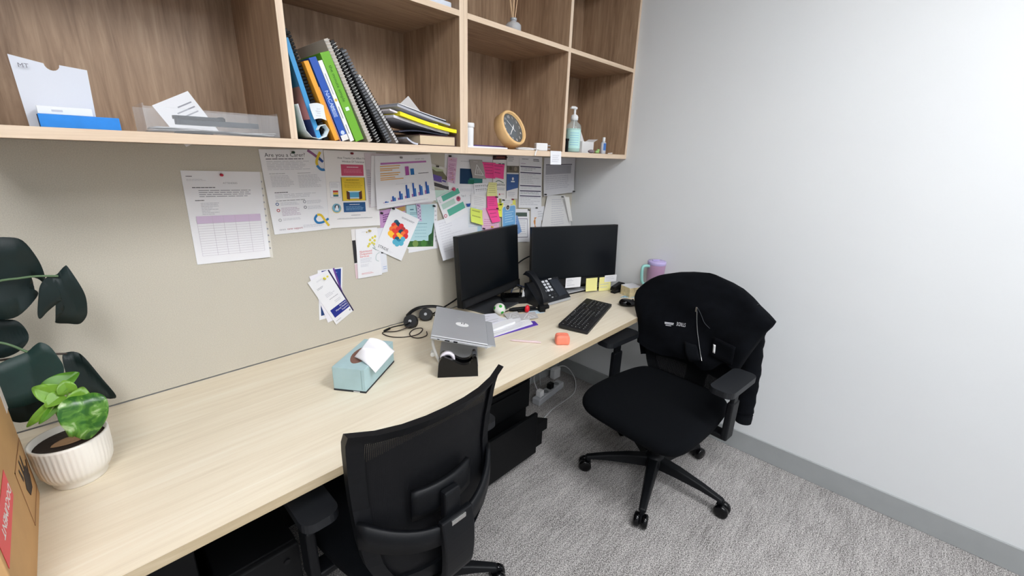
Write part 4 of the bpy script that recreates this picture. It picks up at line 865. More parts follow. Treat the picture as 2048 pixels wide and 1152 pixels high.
# keyboard
t = thing('keyboard', 'black full size keyboard lying across the desk', 'keyboard', (-.556, -.545, ZD), math.radians(17.0))
Tk = Matrix.Rotation(math.radians(3.5), 4, 'X')
KB = mat('keyboard_black', (26, 26, 28), .5); KC = mat('keycap_black', (20, 20, 23), .45); KL = mat('key_legend', (200, 202, 206), .6)
part('case', MB().prism(rrect(-.2225, -.072, .2225, .072, .008), .004, .017, T=Tk), KB, t, .003)
part('rear_foot', MB().box(-.19, .055, 0, -.16, .068, .010), KB, t); part('rear_foot', MB().box(.16, .055, 0, .19, .068, .010), KB, t)
keys = {}
def key(x, y, w):
    if w not in keys:
        b = MB(); k = w/2-.0012; hgt = .0085; b.add([(-k, -k+k-.0083, 0), (k, -.0083, 0), (k, .0083, 0), (-k, .0083, 0), (-k+.0018, -.0058, hgt*.55), (k-.0018, -.0058, hgt*.55), (k-.0018, .0068, hgt*.55), (-k+.0018, .0068, hgt*.55)], [(4, 5, 6, 7), (0, 1, 5, 4), (1, 2, 6, 5), (2, 3, 7, 6), (3, 0, 4, 7)], 0)
        b.add([(-k+.003, .0015, hgt*.551), (-k+.0062, .0015, hgt*.551), (-k+.0062, .0052, hgt*.551), (-k+.003, .0052, hgt*.551)], [(0, 1, 2, 3)], 1)
        keys[w] = b.mesh('key', [KC, KL])
    o = part('key', keys[w], None, t); o.matrix_local = Tk @ Matrix.Translation((x, y, .0171))
U = .0190
def krow(y, ws, x0):
    x = x0
    for w in ws:
        if w > 0: key(x+w*U/2, y, round(w*U, 5))
        x += abs(w)*U
X0 = -.2135
krow(.050, [1, -1, 1, 1, 1, 1, -.5, 1, 1, 1, 1, -.5, 1, 1, 1, 1, -.25, 1, 1, 1], X0)
krow(.026, [1]*13+[2, -.25, 1, 1, 1, -.25, 1, 1, 1, 1], X0); krow(.007, [1.5]+[1]*12+[1.5, -.25, 1, 1, 1, -.25, 1, 1, 1], X0)
krow(-.012, [1.75]+[1]*11+[2.25, -3.5, 1, 1, 1], X0); krow(-.031, [2.25]+[1]*10+[2.75, -1.25, 1, -1.25, 1, 1, 1], X0)
krow(-.050, [1.25, 1.25, 1.25, 6.25, 1.25, 1.25, 1.25, 1.25, -.25, 1, 1, 1, -.25, 2, 1], X0)
part('indicator', MB().box(-.006, .062, .0171, -.001, .066, .0175, T=Tk), KL, t)
# coral silicone block beside the keyboard
def cor(u, v):
    a = 2*pi*u; zz_ = [0, 0, .004, .024, .036, .043, .045][int(round(v*6))]; r = [0, .92, 1, 1, .96, .78, 0][int(round(v*6))]
    c, s_ = math.cos(a), math.sin(a); e = .45; x = .031*r*math.copysign(abs(c)**e, c); y = .026*r*math.copysign(abs(s_)**e, s_)
    return Vector((x, y*(1-.12*math.exp(-(x/.012)**2)*(1 if y < 0 else 0)), zz_ - .005*math.exp(-((y+.002)/.006)**2)*(r < .97)*(zz_ > .02)))
solo('coral_case', MB().grid(cor, 40, 6, wrap=True), mat('coral_silicone', (250, 138, 112), .55, var=(40, .05)), 'coral pink rounded silicone case beside the keyboard', 'case', (-.905, -.655, ZD), math.radians(-42), sub=1)
# pen
pa = Vector((-1.056, -.488, 0)); pb = Vector((-.976, -.596, 0)); dd = (pb-pa)
t = thing('pen', 'pale pink pen lying on the desk', 'pen', (-1.056, -.488, ZD), math.atan2(dd.y, dd.x))
PN = mat('pen_pink', (228, 205, 208), .4); ln = dd.length
part('barrel', MB().cyl((.012, 0, .0046), (ln-.018, 0, .0046), .0045, n=14), PN, t); part('tip', MB().cyl((0, 0, .004), (.012, 0, .0046), .001, .004, 12), PN, t); part('cap_end', MB().cyl((ln-.018, 0, .0046), (ln, 0, .0046), .0045, .003, 12), PN, t); part('clip', MB().box(ln-.045, -.001, .009, ln-.012, .001, .0105), PN, t)
# soft ball
t = thing('ball', 'small white ball with green spots by the monitor foot', 'ball', (-.868, -.232, ZD))
part('ball_body', MB().sph((0, 0, .0305), .030, 28), mat('ball_white', (232, 232, 224), .6), t)
for d_ in ((-.35, -.55, .72), (.55, -.72, .35), (.3, .8, .4), (-.85, .3, .3), (-.25, -.9, -.32)):
    n_ = Vector(d_).normalized(); part('green_spot', MB().sph((0, 0, 0), .0085, 14, sc=(1, 1, .12), T=Matrix.Translation(Vector((0, 0, .0305))+n_*.0296) @ n_.to_track_quat('Z', 'Y').to_matrix().to_4x4()), mat('ball_green', (58, 170, 60), .6), t)
# papers and folder beside the laptop
def flat(name, pts, z, th, m, label, cat='paper', prints=None):
    c = sum((Vector((x, y, 0)) for x, y in pts), Vector())/len(pts)
    mb = MB().prism([(x-c.x, y-c.y) for x, y in pts], 0, th); ms = [m]
    if prints: ms.append(ink('lg'))
    def bil(u, v): a = Vector(pts[0]).lerp(Vector(pts[1]), u); b = Vector(pts[3]).lerp(Vector(pts[2]), u); q = a.lerp(b, v); return (q.x-c.x, q.y-c.y, th+.0002)
    for (u0, v0, u1, v1) in prints or (): mb.add([bil(u0, v0), bil(u0, v1), bil(u1, v1), bil(u1, v0)], [(0, 1, 2, 3)], 1)
    return solo(name, mb, ms, label, cat, (c.x, c.y, z))
random.seed(5)
rows = lambda n, a=.1, b=.9: [(a, .1+.8*i/n, a+(b-a)*random.uniform(.5, 1), .1+.8*i/n+.2/n) for i in range(n)]
flat('folder', [(-1.11, -.412), (-.826, -.452), (-.806, -.412), (-1.06, -.19)], ZD, .003, mat('folder_purple', (92, 60, 172), .45), 'purple folder under the papers beside the laptop', 'folder')
flat('paper_stack', [(-1.120, -.412), (-.842, -.432), (-.79, -.345), (-1.02, -.20)], ZD+.0031, .003, PAPER, 'stack of white papers on the purple folder', 'paper', rows(9))
flat('paper_stack', [(-1.10, -.375), (-.905, -.375), (-.885, -.335), (-1.08, -.30)], ZD+.0062, .010, PAPER, 'thick folded white papers on top of the paper stack', 'paper')
flat('loose_sheet', [(-1.08, -.33), (-.93, -.33), (-.90, -.235), (-1.03, -.17)], ZD+.0165, .001, mat('paper_bluish', (232, 232, 242), .8), 'loose white sheet leaning under the laptop edge', 'paper', rows(4))
flat('stand_paper', [(-1.19, -.475), (-1.155, -.478), (-1.115, -.425), (-1.135, -.415)], ZD+.0002, .0008, PAPER, 'corner of a white sheet sticking out below the laptop', 'paper')
for lab, pts, z in (('grey triangle card lying nearest the keyboard', [(-.855, -.370), (-.765, -.402), (-.715, -.335), (-.80, -.305)], ZD+.0064), ('grey triangle card lying nearest the ball', [(-.900, -.325), (-.822, -.340), (-.785, -.275), (-.86, -.255)], ZD+.0085)):
    c = sum((Vector((x, y, 0)) for x, y in pts), Vector())/4; mb = MB().prism([(x-c.x, y-c.y) for x, y in pts], 0, .0015)
    def bil(u, v): a = Vector(pts[0]).lerp(Vector(pts[1]), u); b = Vector(pts[3]).lerp(Vector(pts[2]), u); q = a.lerp(b, v); return Vector((q.x-c.x, q.y-c.y, .0017))
    for a_, b_ in (((.15, .15), (.5, .85)), ((.5, .85), (.85, .15)), ((.15, .15), (.85, .15)), ((.42, .2), (.5, .5)), ((.5, .5), (.58, .2))):
        p, q = bil(*a_), bil(*b_); n_ = (q-p).normalized().cross(Vector((0, 0, 1)))*.0022; mb.add([p-n_, p+n_, q+n_, q-n_], [(0, 1, 2, 3)], 1)
    solo('triangle_card', mb, [mat('card_grey', (196, 194, 194), .7), WHT], lab, 'card', (c.x, c.y, z), group='grey triangle cards')
flat('blue_card_flat', [(-.775, -.325), (-.675, -.365), (-.635, -.335), (-.73, -.290)], ZD+.0002, .001, mat('card_skyblue', (200, 224, 238), .7), 'pale blue card lying beside the black rod', 'card')
mb = MB().grid(lambda u, v: Vector((.017*math.sin(pi*v)*math.cos(2*pi*u), .013*math.sin(pi*v)*math.sin(2*pi*u), .020-.020*math.cos(pi*v)-.004*math.exp(-((u-.25)/.1)**2)*math.sin(pi*v))), 20, 10, wrap=True)
solo('red_clip', mb, mat('red_gloss', (226, 28, 44), .35), 'small red plastic clip lying by the grey cards', 'clip', (-.742, -.305, ZD+.0015), .4)
t = thing('folding_tripod', 'black folded rod tripod lying in front of the phone', 'tripod', (-.80, -.235, ZD), math.radians(-30))
part('grip', MB().tube([(0, 0, .0105), (.02, 0, .0105), (.09, .004, .0105), (.145, .010, .0105)], [.007, .0105, .0105, .008], 12), BLKM, t); part('leg', MB().tube([(.04, -.018, .006), (.12, -.010, .006), (.20, -.004, .006)], .006, 10), BLKM, t)
part('clamp', MB().box(.150, -.045, 0, .182, -.012, .034), BLKM, t, .003); part('knob', MB().cyl((.19, .0, .012), (.215, .004, .012), .011, n=16), BLKM, t, .002); part('cord', MB().tube([(-.05, -.012, .003), (-.02, -.006, .005), (.0, 0, .009)], .002, 6), BLKM, t)
# notes and cards stuck on the right monitor's speaker bar
MR = Matrix.Translation((-.279, -.2495, 0)) @ Matrix.Rotation(math.atan2(-.233, .510), 4, 'Z')     # x along the monitor
def stuck(name, x0, x1, z0, z1, m, label, cat, y=-.0345, swing=.0, prints=()):
    def fn(u, v): p = Vector((x0+(x1-x0)*u, y - swing*v*v, z1-(z1-z0)*v)); return (MR @ p, MR.to_3x3() @ Vector((0, -1, 0)))
    c = MR @ Vector(((x0+x1)/2, y, z0)); mb = MB().slab(lambda u, v: (fn(u, v)[0]-c, fn(u, v)[1]), 4, 8, .0004)
    for (u0, v0, u1, v1) in prints:
        n_ = fn(0, 0)[1]*.0003; mb.add([fn(u, v)[0]-c+n_ for u, v in ((u0, v0), (u0, v1), (u1, v1), (u1, v0))], [(0, 1, 2, 3)], 1)
    return solo(name, mb, [m, ink('lg')], label, cat, c)
YEL = mat('sticky_yellow', (246, 240, 160), .8)
stuck('business_card', -.066, .034, .757, .817, PAPER, 'white printed card stuck on the right monitor bar at left', 'card', prints=((.08, .15, .4, .2), (.08, .28, .5, .33), (.08, .7, .6, .76), (.08, .5, .4, .54)))
stuck('sticky_note', .071, .149, .725, .805, YEL, 'yellow sticky note hanging from the middle of the right monitor bar', 'sticky note', swing=.006)
stuck('sticky_note', .163, .246, .719, .804, YEL, 'yellow sticky note hanging from the right end of the monitor bar', 'sticky note', swing=.004, prints=((.1, .5, .8, .54), (.1, .72, .7, .76)))
stuck('business_card', .198, .283, .772, .814, PAPER, 'white card overlapping the sticky note at the monitor corner', 'card', y=-.0362, prints=((.1, .25, .7, .32), (.1, .5, .8, .56), (.1, .75, .6, .8)))
# right end of the desk
flat('pink_tab', [(-.115, -.425), (-.09, -.44), (-.07, -.425), (-.1, -.41)], ZD+.0002, .0008, mat('tab_pink', (255, 100, 160), .7), 'bright pink paper tab by the stapler', 'paper')
t = thing('stapler', 'black stapler on the desk by the white wall', 'stapler', (-.085, -.430, ZD), math.radians(-4))
part('base', MB().box(-.03, -.016, 0, .075, .016, .010), BLK, t, .003); part('arm', MB().prism([(-.035, .016), (.07, .028), (.072, .050), (.045, .058), (-.03, .040), (-.038, .028)], -.013, .013, T=Matrix(((1, 0, 0, 0), (0, 0, -1, 0), (0, 1, 0, 0), (0, 0, 0, 1)))), BLK, t, .004, 3); part('hinge', MB().box(.055, -.013, .008, .075, .013, .035), BLKM, t)
t = thing('note_cube', 'cube of note paper with a patterned beige side', 'note cube', (-.055, -.515, ZD), math.radians(-20))
part('paper_block', MB().box(-.045, -.04, 0, .045, .04, .055), mat('note_cube_beige', (222, 206, 164), .7, var=(60, .18)), t, .001); part('top_sheet', MB().box(-.045, -.04, .0551, .045, .04, .0575), PAPER, t)
flat('patterned_card', [(-.15, -.50), (-.09, -.555), (-.03, -.575), (-.09, -.50)], ZD+.0002, .001, mat('card_blue_pattern', (150, 190, 214), .6, var=(90, .5)), 'blue patterned card lying in front of the note cube', 'card')
def mou(u, v):
    a = 2*pi*u; r, z = [(0, 0), (1, 0), (1.02, .012), (.9, .026), (.6, .034), (0, .036)][int(round(v*5))]
    return Vector((.055*r*math.cos(a), .033*r*math.sin(a)*(1-.1*math.cos(a)), z*(1-.25*math.cos(a)*r)))
t = thing('mouse', 'black computer mouse right of the keyboard', 'mouse', (-.238, -.600, ZD), math.radians(-35))
part('shell', MB().grid(mou, 28, 5, wrap=True), GLOSSBLK, t, sub=1); part('wheel', MB().cyl((.025, -.004, .029), (.025, .004, .029), .006, n=12), GREYD, t)
t = thing('travel_mug', 'purple travel mug with lilac lid and teal handle by the wall', 'mug', (-.060, -.652, ZD), math.radians(150))
MUG = mat('mug_purple', (176, 140, 170), .3, var=(9, .04)); LILAC = mat('mug_lid_lilac', (186, 172, 218), .35); TEAL = mat('mug_handle_teal', (150, 205, 198), .4)
part('body', MB().lathe([(0, 0), (.034, 0), (.035, .01), (.036, .09), (.045, .105), (.048, .215), (.047, .22)], 36), MUG, t)
part('lid', MB().lathe([(.0485, .214), (.0495, .216), (.0495, .230), (.046, .234), (0, .236)], 36), LILAC, t)
part('lid_tab', MB().box(-.012, -.006, .2355, .03, .006, .242), LILAC, t, .002)
part('handle', MB().tube(smooth_path([(.044, 0, .205), (.075, 0, .208), (.088, 0, .196), (.086, 0, .14), (.074, 0, .108), (.040, 0, .102)], 6), .0085, 12), TEAL, t)
# ------------------------------------------------------------------ on the shelves
# left bay: divider sheet, boxes, clear tray
mb = MB(); out = [(-.058, 0), (.052, 0), (.058, .128), (.014, .132)]
out += [(.002+.012*math.cos(q), .132-.013*math.sin(q)) for q in [pi*i/8 for i in range(9)]][::1] + [(-.060, .142)]
mb.prism(out, -.0006, .0006, T=Matrix.Rotation(pi/2-.06, 4, 'X'))
mb.text('MT', .012, TR((-.05, -.0015, .118), pi/2-.06, 0, 0), 1)
for v_ in mb.v: v_.xyz = (v_.x*.93, v_.y, v_.z*.95)
o = solo('card_sleeve', mb, [mat('frosted_white', (214, 217, 226), .5), ink((120, 120, 130))], 'frosted white card sleeve with a notch standing on the shelf', 'card sleeve', (-2.237, -.285, ZS))
t = thing('white_box', 'flat white box on top of the blue box on the shelf', 'box', (-2.234, -.312, ZS+.0255), 0)
part('body', MB().box(-.040, -.02, 0, .040, .02, .015), WHT, t, .001); part('writing', MB().box(-.02, -.0204, .005, -.004, -.02, .009), ink('lg'), t)
t = thing('blue_box', 'bright blue flat box at the front of the shelf', 'box', (-2.212, -.315, ZS), math.radians(-2))
part('lid', MB().box(-.062, -.03, .0, .058, .03, .025), mat('box_blue', (36, 134, 222), .5, var=(40, .06)), t, .001); part('end_cap', MB().box(-.0635, -.028, .0, -.0622, .028, .024), mat('box_navy_end', (44, 44, 66), .6), t)
t = thing('acrylic_tray', 'clear acrylic tray of papers on the left shelf', 'tray', (-1.97, -.25, ZS))
g = MB(); W2, D2, H2_ = .140, .085, .062; q = .003
g.box(-W2, -D2, 0, W2, D2, q); g.box(-W2, -D2, q, W2, -D2+q, H2_-.006); g.box(-W2, D2-q, q, W2, D2, H2_); g.box(-W2, -D2+q, q, -W2+q, D2-q, H2_); g.box(W2-q, -D2+q, q, W2, D2-q, H2_)
part('tray_shell', g, CLEAR, t)
for i in range(4): solo('tray_paper', MB().grid(lambda u, v: Vector((-.125+.25*u, -.07+.14*v, .004*math.sin(3*u+i)+.0)), 8, 2), PAPER, ['white paper lying lowest in the acrylic tray', 'white paper lying second in the acrylic tray', 'white paper lying third in the acrylic tray', 'white paper lying topmost in the acrylic tray'][i], 'paper', (-1.97+.003*i, -.25, ZS+.006+.0022*i), group='papers in the tray', solid=.0012)
t = thing('hole_punch', 'dark grey long hole punch lying in the acrylic tray', 'hole punch', (-1.965, -.295, ZS+.022), math.radians(-2))
part('body', MB().prism(rrect(-.085, -.018, .095, .018, .015, 5), 0, .012), mat('punch_grey', (46, 52, 60), .35), t, .004); part('rail', MB().prism(rrect(-.088, -.020, .02, .020, .016, 5), .0121, .020), mat('punch_black', (20, 23, 28), .3), t, .003); part('latch', MB().box(.004, -.02, .0121, .014, .02, .022), BLKM, t, .001)
mb = MB(); mb.slab(lambda u, v: (Vector((-.045+.09*u, -.01, .085-.11*v)), Vector((0, -1, 0))), 2, 2, .0006); 
for i in range(3): mb.box(-.02+.01*i, -.0107, .035+.012*i, .035, -.0105, .038+.012*i, 1)
solo('memo_card', mb, [PAPER, ink('g')], 'white printed card sticking up tilted from the acrylic tray', 'card', (-1.995, -.205, ZS+.012), R=Euler((-.15, math.radians(-28), 0)).to_matrix())
# middle bay: leaning books. x is the lower left corner of each book on the shelf
def book(name, label, cat, x, lean, th, h, depth, yf, cover, spine=None, pages=None, deco=None):
    """leans to the left; spine faces the room at y = yf"""
    t = thing(name, label, cat, (x, yf, ZS+.0003), R=Euler((0, math.radians(-lean), 0)).to_matrix())
    cv = .0015
    if pages:
        part('page_block', MB().box(cv, .002, .002, th-cv, depth-.003, h-.002), pages, t)
        b = MB(); b.box(0, 0, 0, cv, depth, h); b.box(th-cv, 0, 0, th, depth, h); c = part('cover', b, cover, t, .0006, 1)
        part('spine', MB().box(0, -.001, 0, th, cv, h), spine or cover, t, .0008, 2)
    else: c = part('cover', MB().box(0, 0, 0, th, depth, h), cover, t, .0008, 1)
    if deco: deco(t, c, th, h, depth)
    return t
def coil(t, th, h, m, r=.005, step=.0085, tabs=False):
    b = MB(); n = int(h/step)
    for i in range(n):
        z = step*(i+.5)
        if tabs: b.box(-.001, -.010, z-.0028, th+.001, .004, z+.0028)
        else: b.tube([(th/2+(th/2+.0015)*math.cos(q), -.002+r*math.sin(q), z+.001*math.cos(q)) for q in [2*pi*k/10 for k in range(10)]], .0009, 5, closed=True)
    part('binding_coil', b, m, t, label='spiral binding')
GRN = mat('folder_green', (24, 146, 104), .4); PG = mat('page_cream', (226, 214, 190), .8)
book('plastic_folder', 'thin green folder standing against the shelf divider', 'folder', -1.7915, 1.0, .006, .240, .22, -.335, GRN)
def magdeco(t, c, th, h, d):
    part('cover_photo', MB().box(-.0004, .006, h*.22, 0, d-.004, h*.55, 0).box(-.0005, .006, h*.02, 0, d-.004, h*.22, 1), [mat('photo_pink', (226, 150, 146), .4), mat('photo_navy', (50, 62, 110), .4)], c)
    part('spine_band', MB().box(-.0005, -.0004, 0, th, .0, h, 0), mat('mag_spine', (64, 150, 206), .4), t)
book('magazine', 'blue photo magazine leaning beside the green folder', 'magazine', -1.7293, 14, .012, .258, .21, -.336, mat('mag_blue', (96, 150, 206), .35), deco=magdeco)
book('comb_bound_report', 'tall black comb bound report behind the orange folder', 'report', -1.7049, 16, .012, .288, .20, -.315, mat('report_black', (18, 19, 22), .5), deco=lambda t, c, th, h, d: coil(t, th, h, BLKM, tabs=True))
book('plastic_folder', 'orange folder leaning between the blue books', 'folder', -1.6802, 18.5, .014, .213, .20, -.339, mat('folder_orange', (242, 166, 52), .5))
def bluedeco(t, c, th, h, d):
    sp = [o for o in t.children if o.name.startswith('spine')][0]
    b = MB(); T = Matrix.Translation((th*.30, -.0014, h*.62)) @ Matrix.Rotation(pi/2, 4, 'X') @ Matrix.Rotation(-pi/2, 4, 'Z'); b.text('NACAM', .015, T, 0)
    for i in range(3): b.box(th*.25+.004*i, -.0014, h*.30, th*.25+.0015+.004*i, -.001, h*.44, 0)
    b.cyl((th*.5, -.001, h*.10), (th*.5, -.0014, h*.10), .006, n=14)
    part('spine_title', b, ink((200, 215, 240)), sp); part('spine_foot', MB().box(0, -.0013, 0, th, -.001, h*.07), mat('spine_white', (232, 230, 226), .5), sp)
book('booklet', 'thin pink and teal booklet squeezed beside the blue book', 'booklet', -1.6640, 18.8, .003, .15, .2, -.337, mat('booklet_pink', (206, 150, 140), .5))
book('textbook', 'blue textbook with white spine lettering leaning on the shelf', 'book', -1.6583, 19.5, .021, .225, .19, -.34, mat('book_blue', (42, 86, 176), .35), None, PG, bluedeco)
def whitedeco(t, c, th, h, d):
    b = MB(); b.box(th*.35, -.0014, h*.30, th*.55, -.001, h*.45); b.box(th*.35, -.0014, h*.1, th*.55, -.001, h*.22); b.box(th*.35, -.0014, h*.6, th*.5, -.001, h*.85); part('spine_title', b, ink('g'), t)
    part('spine_dot', MB().cyl((th*.5, -.001, h*.53), (th*.5, -.0014, h*.53), .004, n=12), mat('dot_gold', (226, 190, 70), .5), t)
book('paperback', 'slim white paperback between the blue and green books', 'book', -1.6333, 20, .013, .222, .17, -.34, mat('book_white', (236, 236, 232), .45), None, PG, whitedeco)
def greendeco(t, c, th, h, d):
    T = Matrix.Translation((th*.35, -.0014, h*.86)) @ Matrix.Rotation(pi/2, 4, 'X') @ Matrix.Rotation(-pi/2, 4, 'Z'); b = MB(); b.text('the minute simple', .0135, T, 0); part('spine_title', b, ink((44, 92, 30)), t)
    part('spine_mark', MB().box(th*.3, -.0014, h*.36, th*.7, -.001, h*.40), ink((225, 240, 225)), t)
book('thick_book', 'thick lime green book leaning on the shelf', 'book', -1.6168, 20.5, .028, .245, .20, -.342, mat('book_green', (112, 176, 48), .35), None, PG, greendeco)
def wirepages(t, c, th, h, d): coil(t, th, h, mat('wire_white', (225, 225, 222), .35, metal=.4))
book('spiral_notebook', 'beige wire bound notebook leaning beside the green book', 'notebook', -1.5727, 23, .014, .290, .20, -.338, mat('note_beige', (198, 188, 176), .6), deco=wirepages)
book('spiral_notebook', 'black notebook with a white wire binding', 'notebook', -1.5418, 25, .011, .295, .20, -.336, mat('note_black', (20, 20, 23), .5), deco=wirepages)
book('comb_bound_report', 'black report with a broad comb binding leaning lowest', 'report', -1.5058, 28.5, .013, .285, .20, -.334, mat('report_black2', (22, 22, 25), .45), deco=lambda t, c, th, h, d: coil(t, th, h, mat('comb_grey', (96, 98, 102), .4), tabs=True))
book('comb_bound_report', 'white report with a black wire at the right end of the leaning row', 'report', -1.4663, 33, .010, .225, .19, -.33, mat('report_white', (214, 212, 210), .6), deco=lambda t, c, th, h, d: coil(t, th, h, BLKM))
# rolled leaflet in front of the folders
def roll(u, v):
    P = [(-.004, .098), (.003, .060), (.010, .030), (.024, .014), (.046, .010), (.066, .018), (.075, .036), (.066, .050), (.050, .044), (.044, .034)]
    k = u*(len(P)-1); i = min(int(k), len(P)-2); f_ = k-i; x = P[i][0]+(P[i+1][0]-P[i][0])*f_; z = P[i][1]+(P[i+1][1]-P[i][1])*f_
    return Vector((x, .12*v, z))
solo('rolled_leaflet', MB().grid(roll, 36, 2), mat('leaflet_paper', (218, 228, 230), .7, var=(35, .05)), 'white leaflet rolled up at the left of the books', 'leaflet', (-1.776, -.352, ZS-.0065), solid=.0016)
mb = MB().slab(lambda u, v: (Vector((.040*u*(1-.15*v)+.006*v, -.006*math.sin(pi*u)*(1-v)-.010*v*v, .042-.040*v+.004*math.sin(pi*u))), Vector((0, -1, 0))), 8, 6, .0008)
for i in range(4): mb.add([(.012+.004*(i % 2), -.0085, .012+.006*i), (.026, -.0087, .012+.006*i), (.026, -.0087, .0135+.006*i), (.012+.004*(i % 2), -.0085, .0135+.006*i)], [(0, 1, 2, 3)], 1)
solo('leaflet_flap', mb, [mat('leaflet_paper2', (226, 232, 234), .7), ink('lg')], 'printed flap of white paper curling over the rolled leaflet', 'leaflet', (-1.750, -.352, ZS+.052))
# lying stack
def lying(name, label, cat, x0, x1, z, th, y0, y1, m, sag=None, tilt=0, mp=None):
    t = thing(name, label, cat, ((x0+x1)/2, y0, ZS+z)); w = x1-x0; S = sag or (lambda u: 0)
    part('cover', MB().slab(lambda u, v: (Vector((-w/2+w*u, (y1-y0)*(1-v), th+S(u)-tilt*u)), Vector((0, 0, 1))), 14, 2, th if not mp else .0014), m, t)
    if mp: part('page_block', MB().slab(lambda u, v: (Vector((-w/2+w*u*.995, .001+(y1-y0-.003)*(1-v), th-.0014+S(u)-tilt*u)), Vector((0, 0, 1))), 14, 2, th-.0014), mp, t)
    return t
t = thing('hardback_book', 'dark covered book lying with its cream page edges showing', 'book', (-1.3, -.345, ZS))
part('page_block', MB().box(-.083, .002, .003, .068, .16, .033), mat('pages_tan', (222, 200, 168), .8, bump=(300, .3)), t); b = MB(); b.box(-.088, 0, 0, .071, .165, .003); b.box(-.088, 0, .033, .071, .165, .036); b.box(.068, 0, .003, .071, .165, .033); part('cover', b, mat('cover_maroon', (62, 28, 34), .5), t)
lying('stapled_papers', 'thin grey stapled papers lying lowest beside the hardback', 'paper', -1.435, -1.392, .0, .006, -.343, -.16, mat('paper_grey', (196, 200, 212), .7), lambda u: .018*(1-u)**2, 0)
lying('leaflets', 'dark navy leaflets bent over the hardback book', 'leaflet', -1.462, -1.26, .037, .004, -.338, -.17, mat('leaflet_navy', (36, 40, 58), .5), lambda u: .012*math.sin(pi*u)*(1-u), 0)
lying('spiral_pad', 'white writing pad bent over the lying stack', 'notebook', -1.478, -1.252, .042, .008, -.336, -.15, mat('pad_white', (226, 224, 232), .7), lambda u: .040*(1-u)**1.2, 0)
lying('yellow_magazine', 'white magazine with a bright yellow spine on the lying stack', 'magazine', -1.462, -1.228, .053, .012, -.350, -.17, mat('mag_yellow', (246, 232, 30), .5), lambda u: .036*(1-u)**1.4-.006*u, 0)
lying('white_magazine', 'white curled magazine on top of the yellow one', 'magazine', -1.490, -1.30, .068, .005, -.335, -.17, mat('mag_white', (238, 232, 236), .6), lambda u: .034*(1-u)**1.3, 0)
lying('ring_report', 'grey wire bound report lying near the top of the stack', 'report', -1.455, -1.238, .078, .007, -.325, -.15, mat('report_grey', (176, 178, 190), .6), lambda u: .040*(1-u)**1.1-.006*u, 0)
t = thing('black_notebook', 'thin black notebook on top of the lying stack', 'notebook', (-1.35, -.318, ZS+.087)); part('cover', MB().slab(lambda u, v: (Vector((-.10+.2*u, .17*(1-v), .006+.034*(1-u)**1.1-.004*u)), Vector((0, 0, 1))), 14, 2, .005), mat('nb_dark', (44, 48, 58), .5), t)
part('page_block', MB().slab(lambda u, v: (Vector((-.095+.195*u, .002+.165*(1-v), .0085+.034*(1-u)**1.1-.004*u)), Vector((0, 0, 1))), 14, 2, .0022), PAPER, t)
solo('loose_leaf', MB().prism([(-.05, 0), (.09, -.022), (.02, .055)], -.0005, .0005, T=Matrix.Rotation(pi/2-.15, 4, 'X')), mat('leaf_grey', (206, 204, 202), .8), 'grey paper corner standing up behind the lying stack', 'paper', (-1.345, -.20, ZS+.118))
# clock bay
t = thing('white_bottle', 'white plastic bottle half hidden beside the shelf divider', 'bottle', (-1.140, -.315, ZS)); part('body', MB().lathe([(0, 0), (.016, 0), (.018, .004), (.019, .07), (.017, .076)], 28), WHT, t); part('cap', MB().lathe([(.0205, .074), (.0215, .076), (.0215, .088), (.020, .090), (0, .090)], 28), WHT, t)
def sheet(name, label, pts, z, m, th=.001):
    c = sum((Vector((x, y, 0)) for x, y in pts), Vector())/len(pts); return solo(name, MB().prism([(x-c.x, y-c.y) for x, y in pts], 0, th), m, label, 'paper', (c.x, c.y, z))
sheet('purple_folder', 'purple folder lying on the shelf behind the clock', [(-1.12, -.30), (-.90, -.30), (-.90, -.10), (-1.12, -.10)], ZS, mat('folder_purple2', (78, 48, 110), .5), .012)
sheet('envelope', 'white envelope lying on the shelf left of the clock', [(-1.175, -.352), (-.960, -.350), (-.975, -.305), (-1.165, -.29)], ZS, PAPER, .006)
CW = mat('clock_wood', (236, 194, 136), .45, var=(14, .08)); 
ang = math.radians(6); t = thing('desk_clock', 'round wooden clock with a grey face leaning on the shelf', 'clock', (-.896, -.325, ZS+.0905), R=(Euler((math.radians(-24), 0, ang)).to_matrix()))
TC = Matrix.Rotation(pi/2, 4, 'X')      # z of the lathe points to the room (-y)
RC = .0755
part('case', MB().lathe([(0, -.052), (RC-.004, -.052), (RC, -.048), (RC, -.004), (RC-.003, 0), (RC-.010, 0), (RC-.0115, -.003), (RC-.0115, -.012), (0, -.012)], 56, T=TC), CW, t)
fc = part('face', MB().lathe([(0, -.0115), (RC-.012, -.0115), (RC-.012, -.0110), (0, -.0110)], 48, T=TC), mat('clock_face', (98, 104, 108), .6), t)
b = MB()
for k in range(1, 13):
    q = math.radians(90-30*k+8); rr_ = .050; b.text(str(k), .0155, TC @ Matrix.Translation((rr_*math.cos(q), rr_*math.sin(q)-.005, -.0106)), 0, 'CENTER')
part('numerals', b, WHT, fc)
def hand(angle, l0, l1, w, z):
    q = math.radians(angle); d_ = Vector((math.cos(q), math.sin(q), 0)); n_ = Vector((-d_.y, d_.x, 0))*w; p = d_*l0+Vector((0, 0, z)); r_ = d_*l1+Vector((0, 0, z)); return MB().add([p-n_, r_-n_*.6, r_+n_*.6, p+n_], [(0, 1, 2, 3)], 0, False, TC)
part('hour_hand', hand(226, -.016, .040, .0022, -.0098), WHT, fc, solid=.0006); part('minute_hand', hand(128, -.018, .042, .0014, -.0092), WHT, fc, solid=.0006); part('second_hand', hand(52, -.010, .020, .0018, -.0088), WHT, fc, solid=.0006); part('hub', MB().cyl((0, 0, -.011), (0, 0, -.007), .004, n=14, T=TC), WHT, fc)
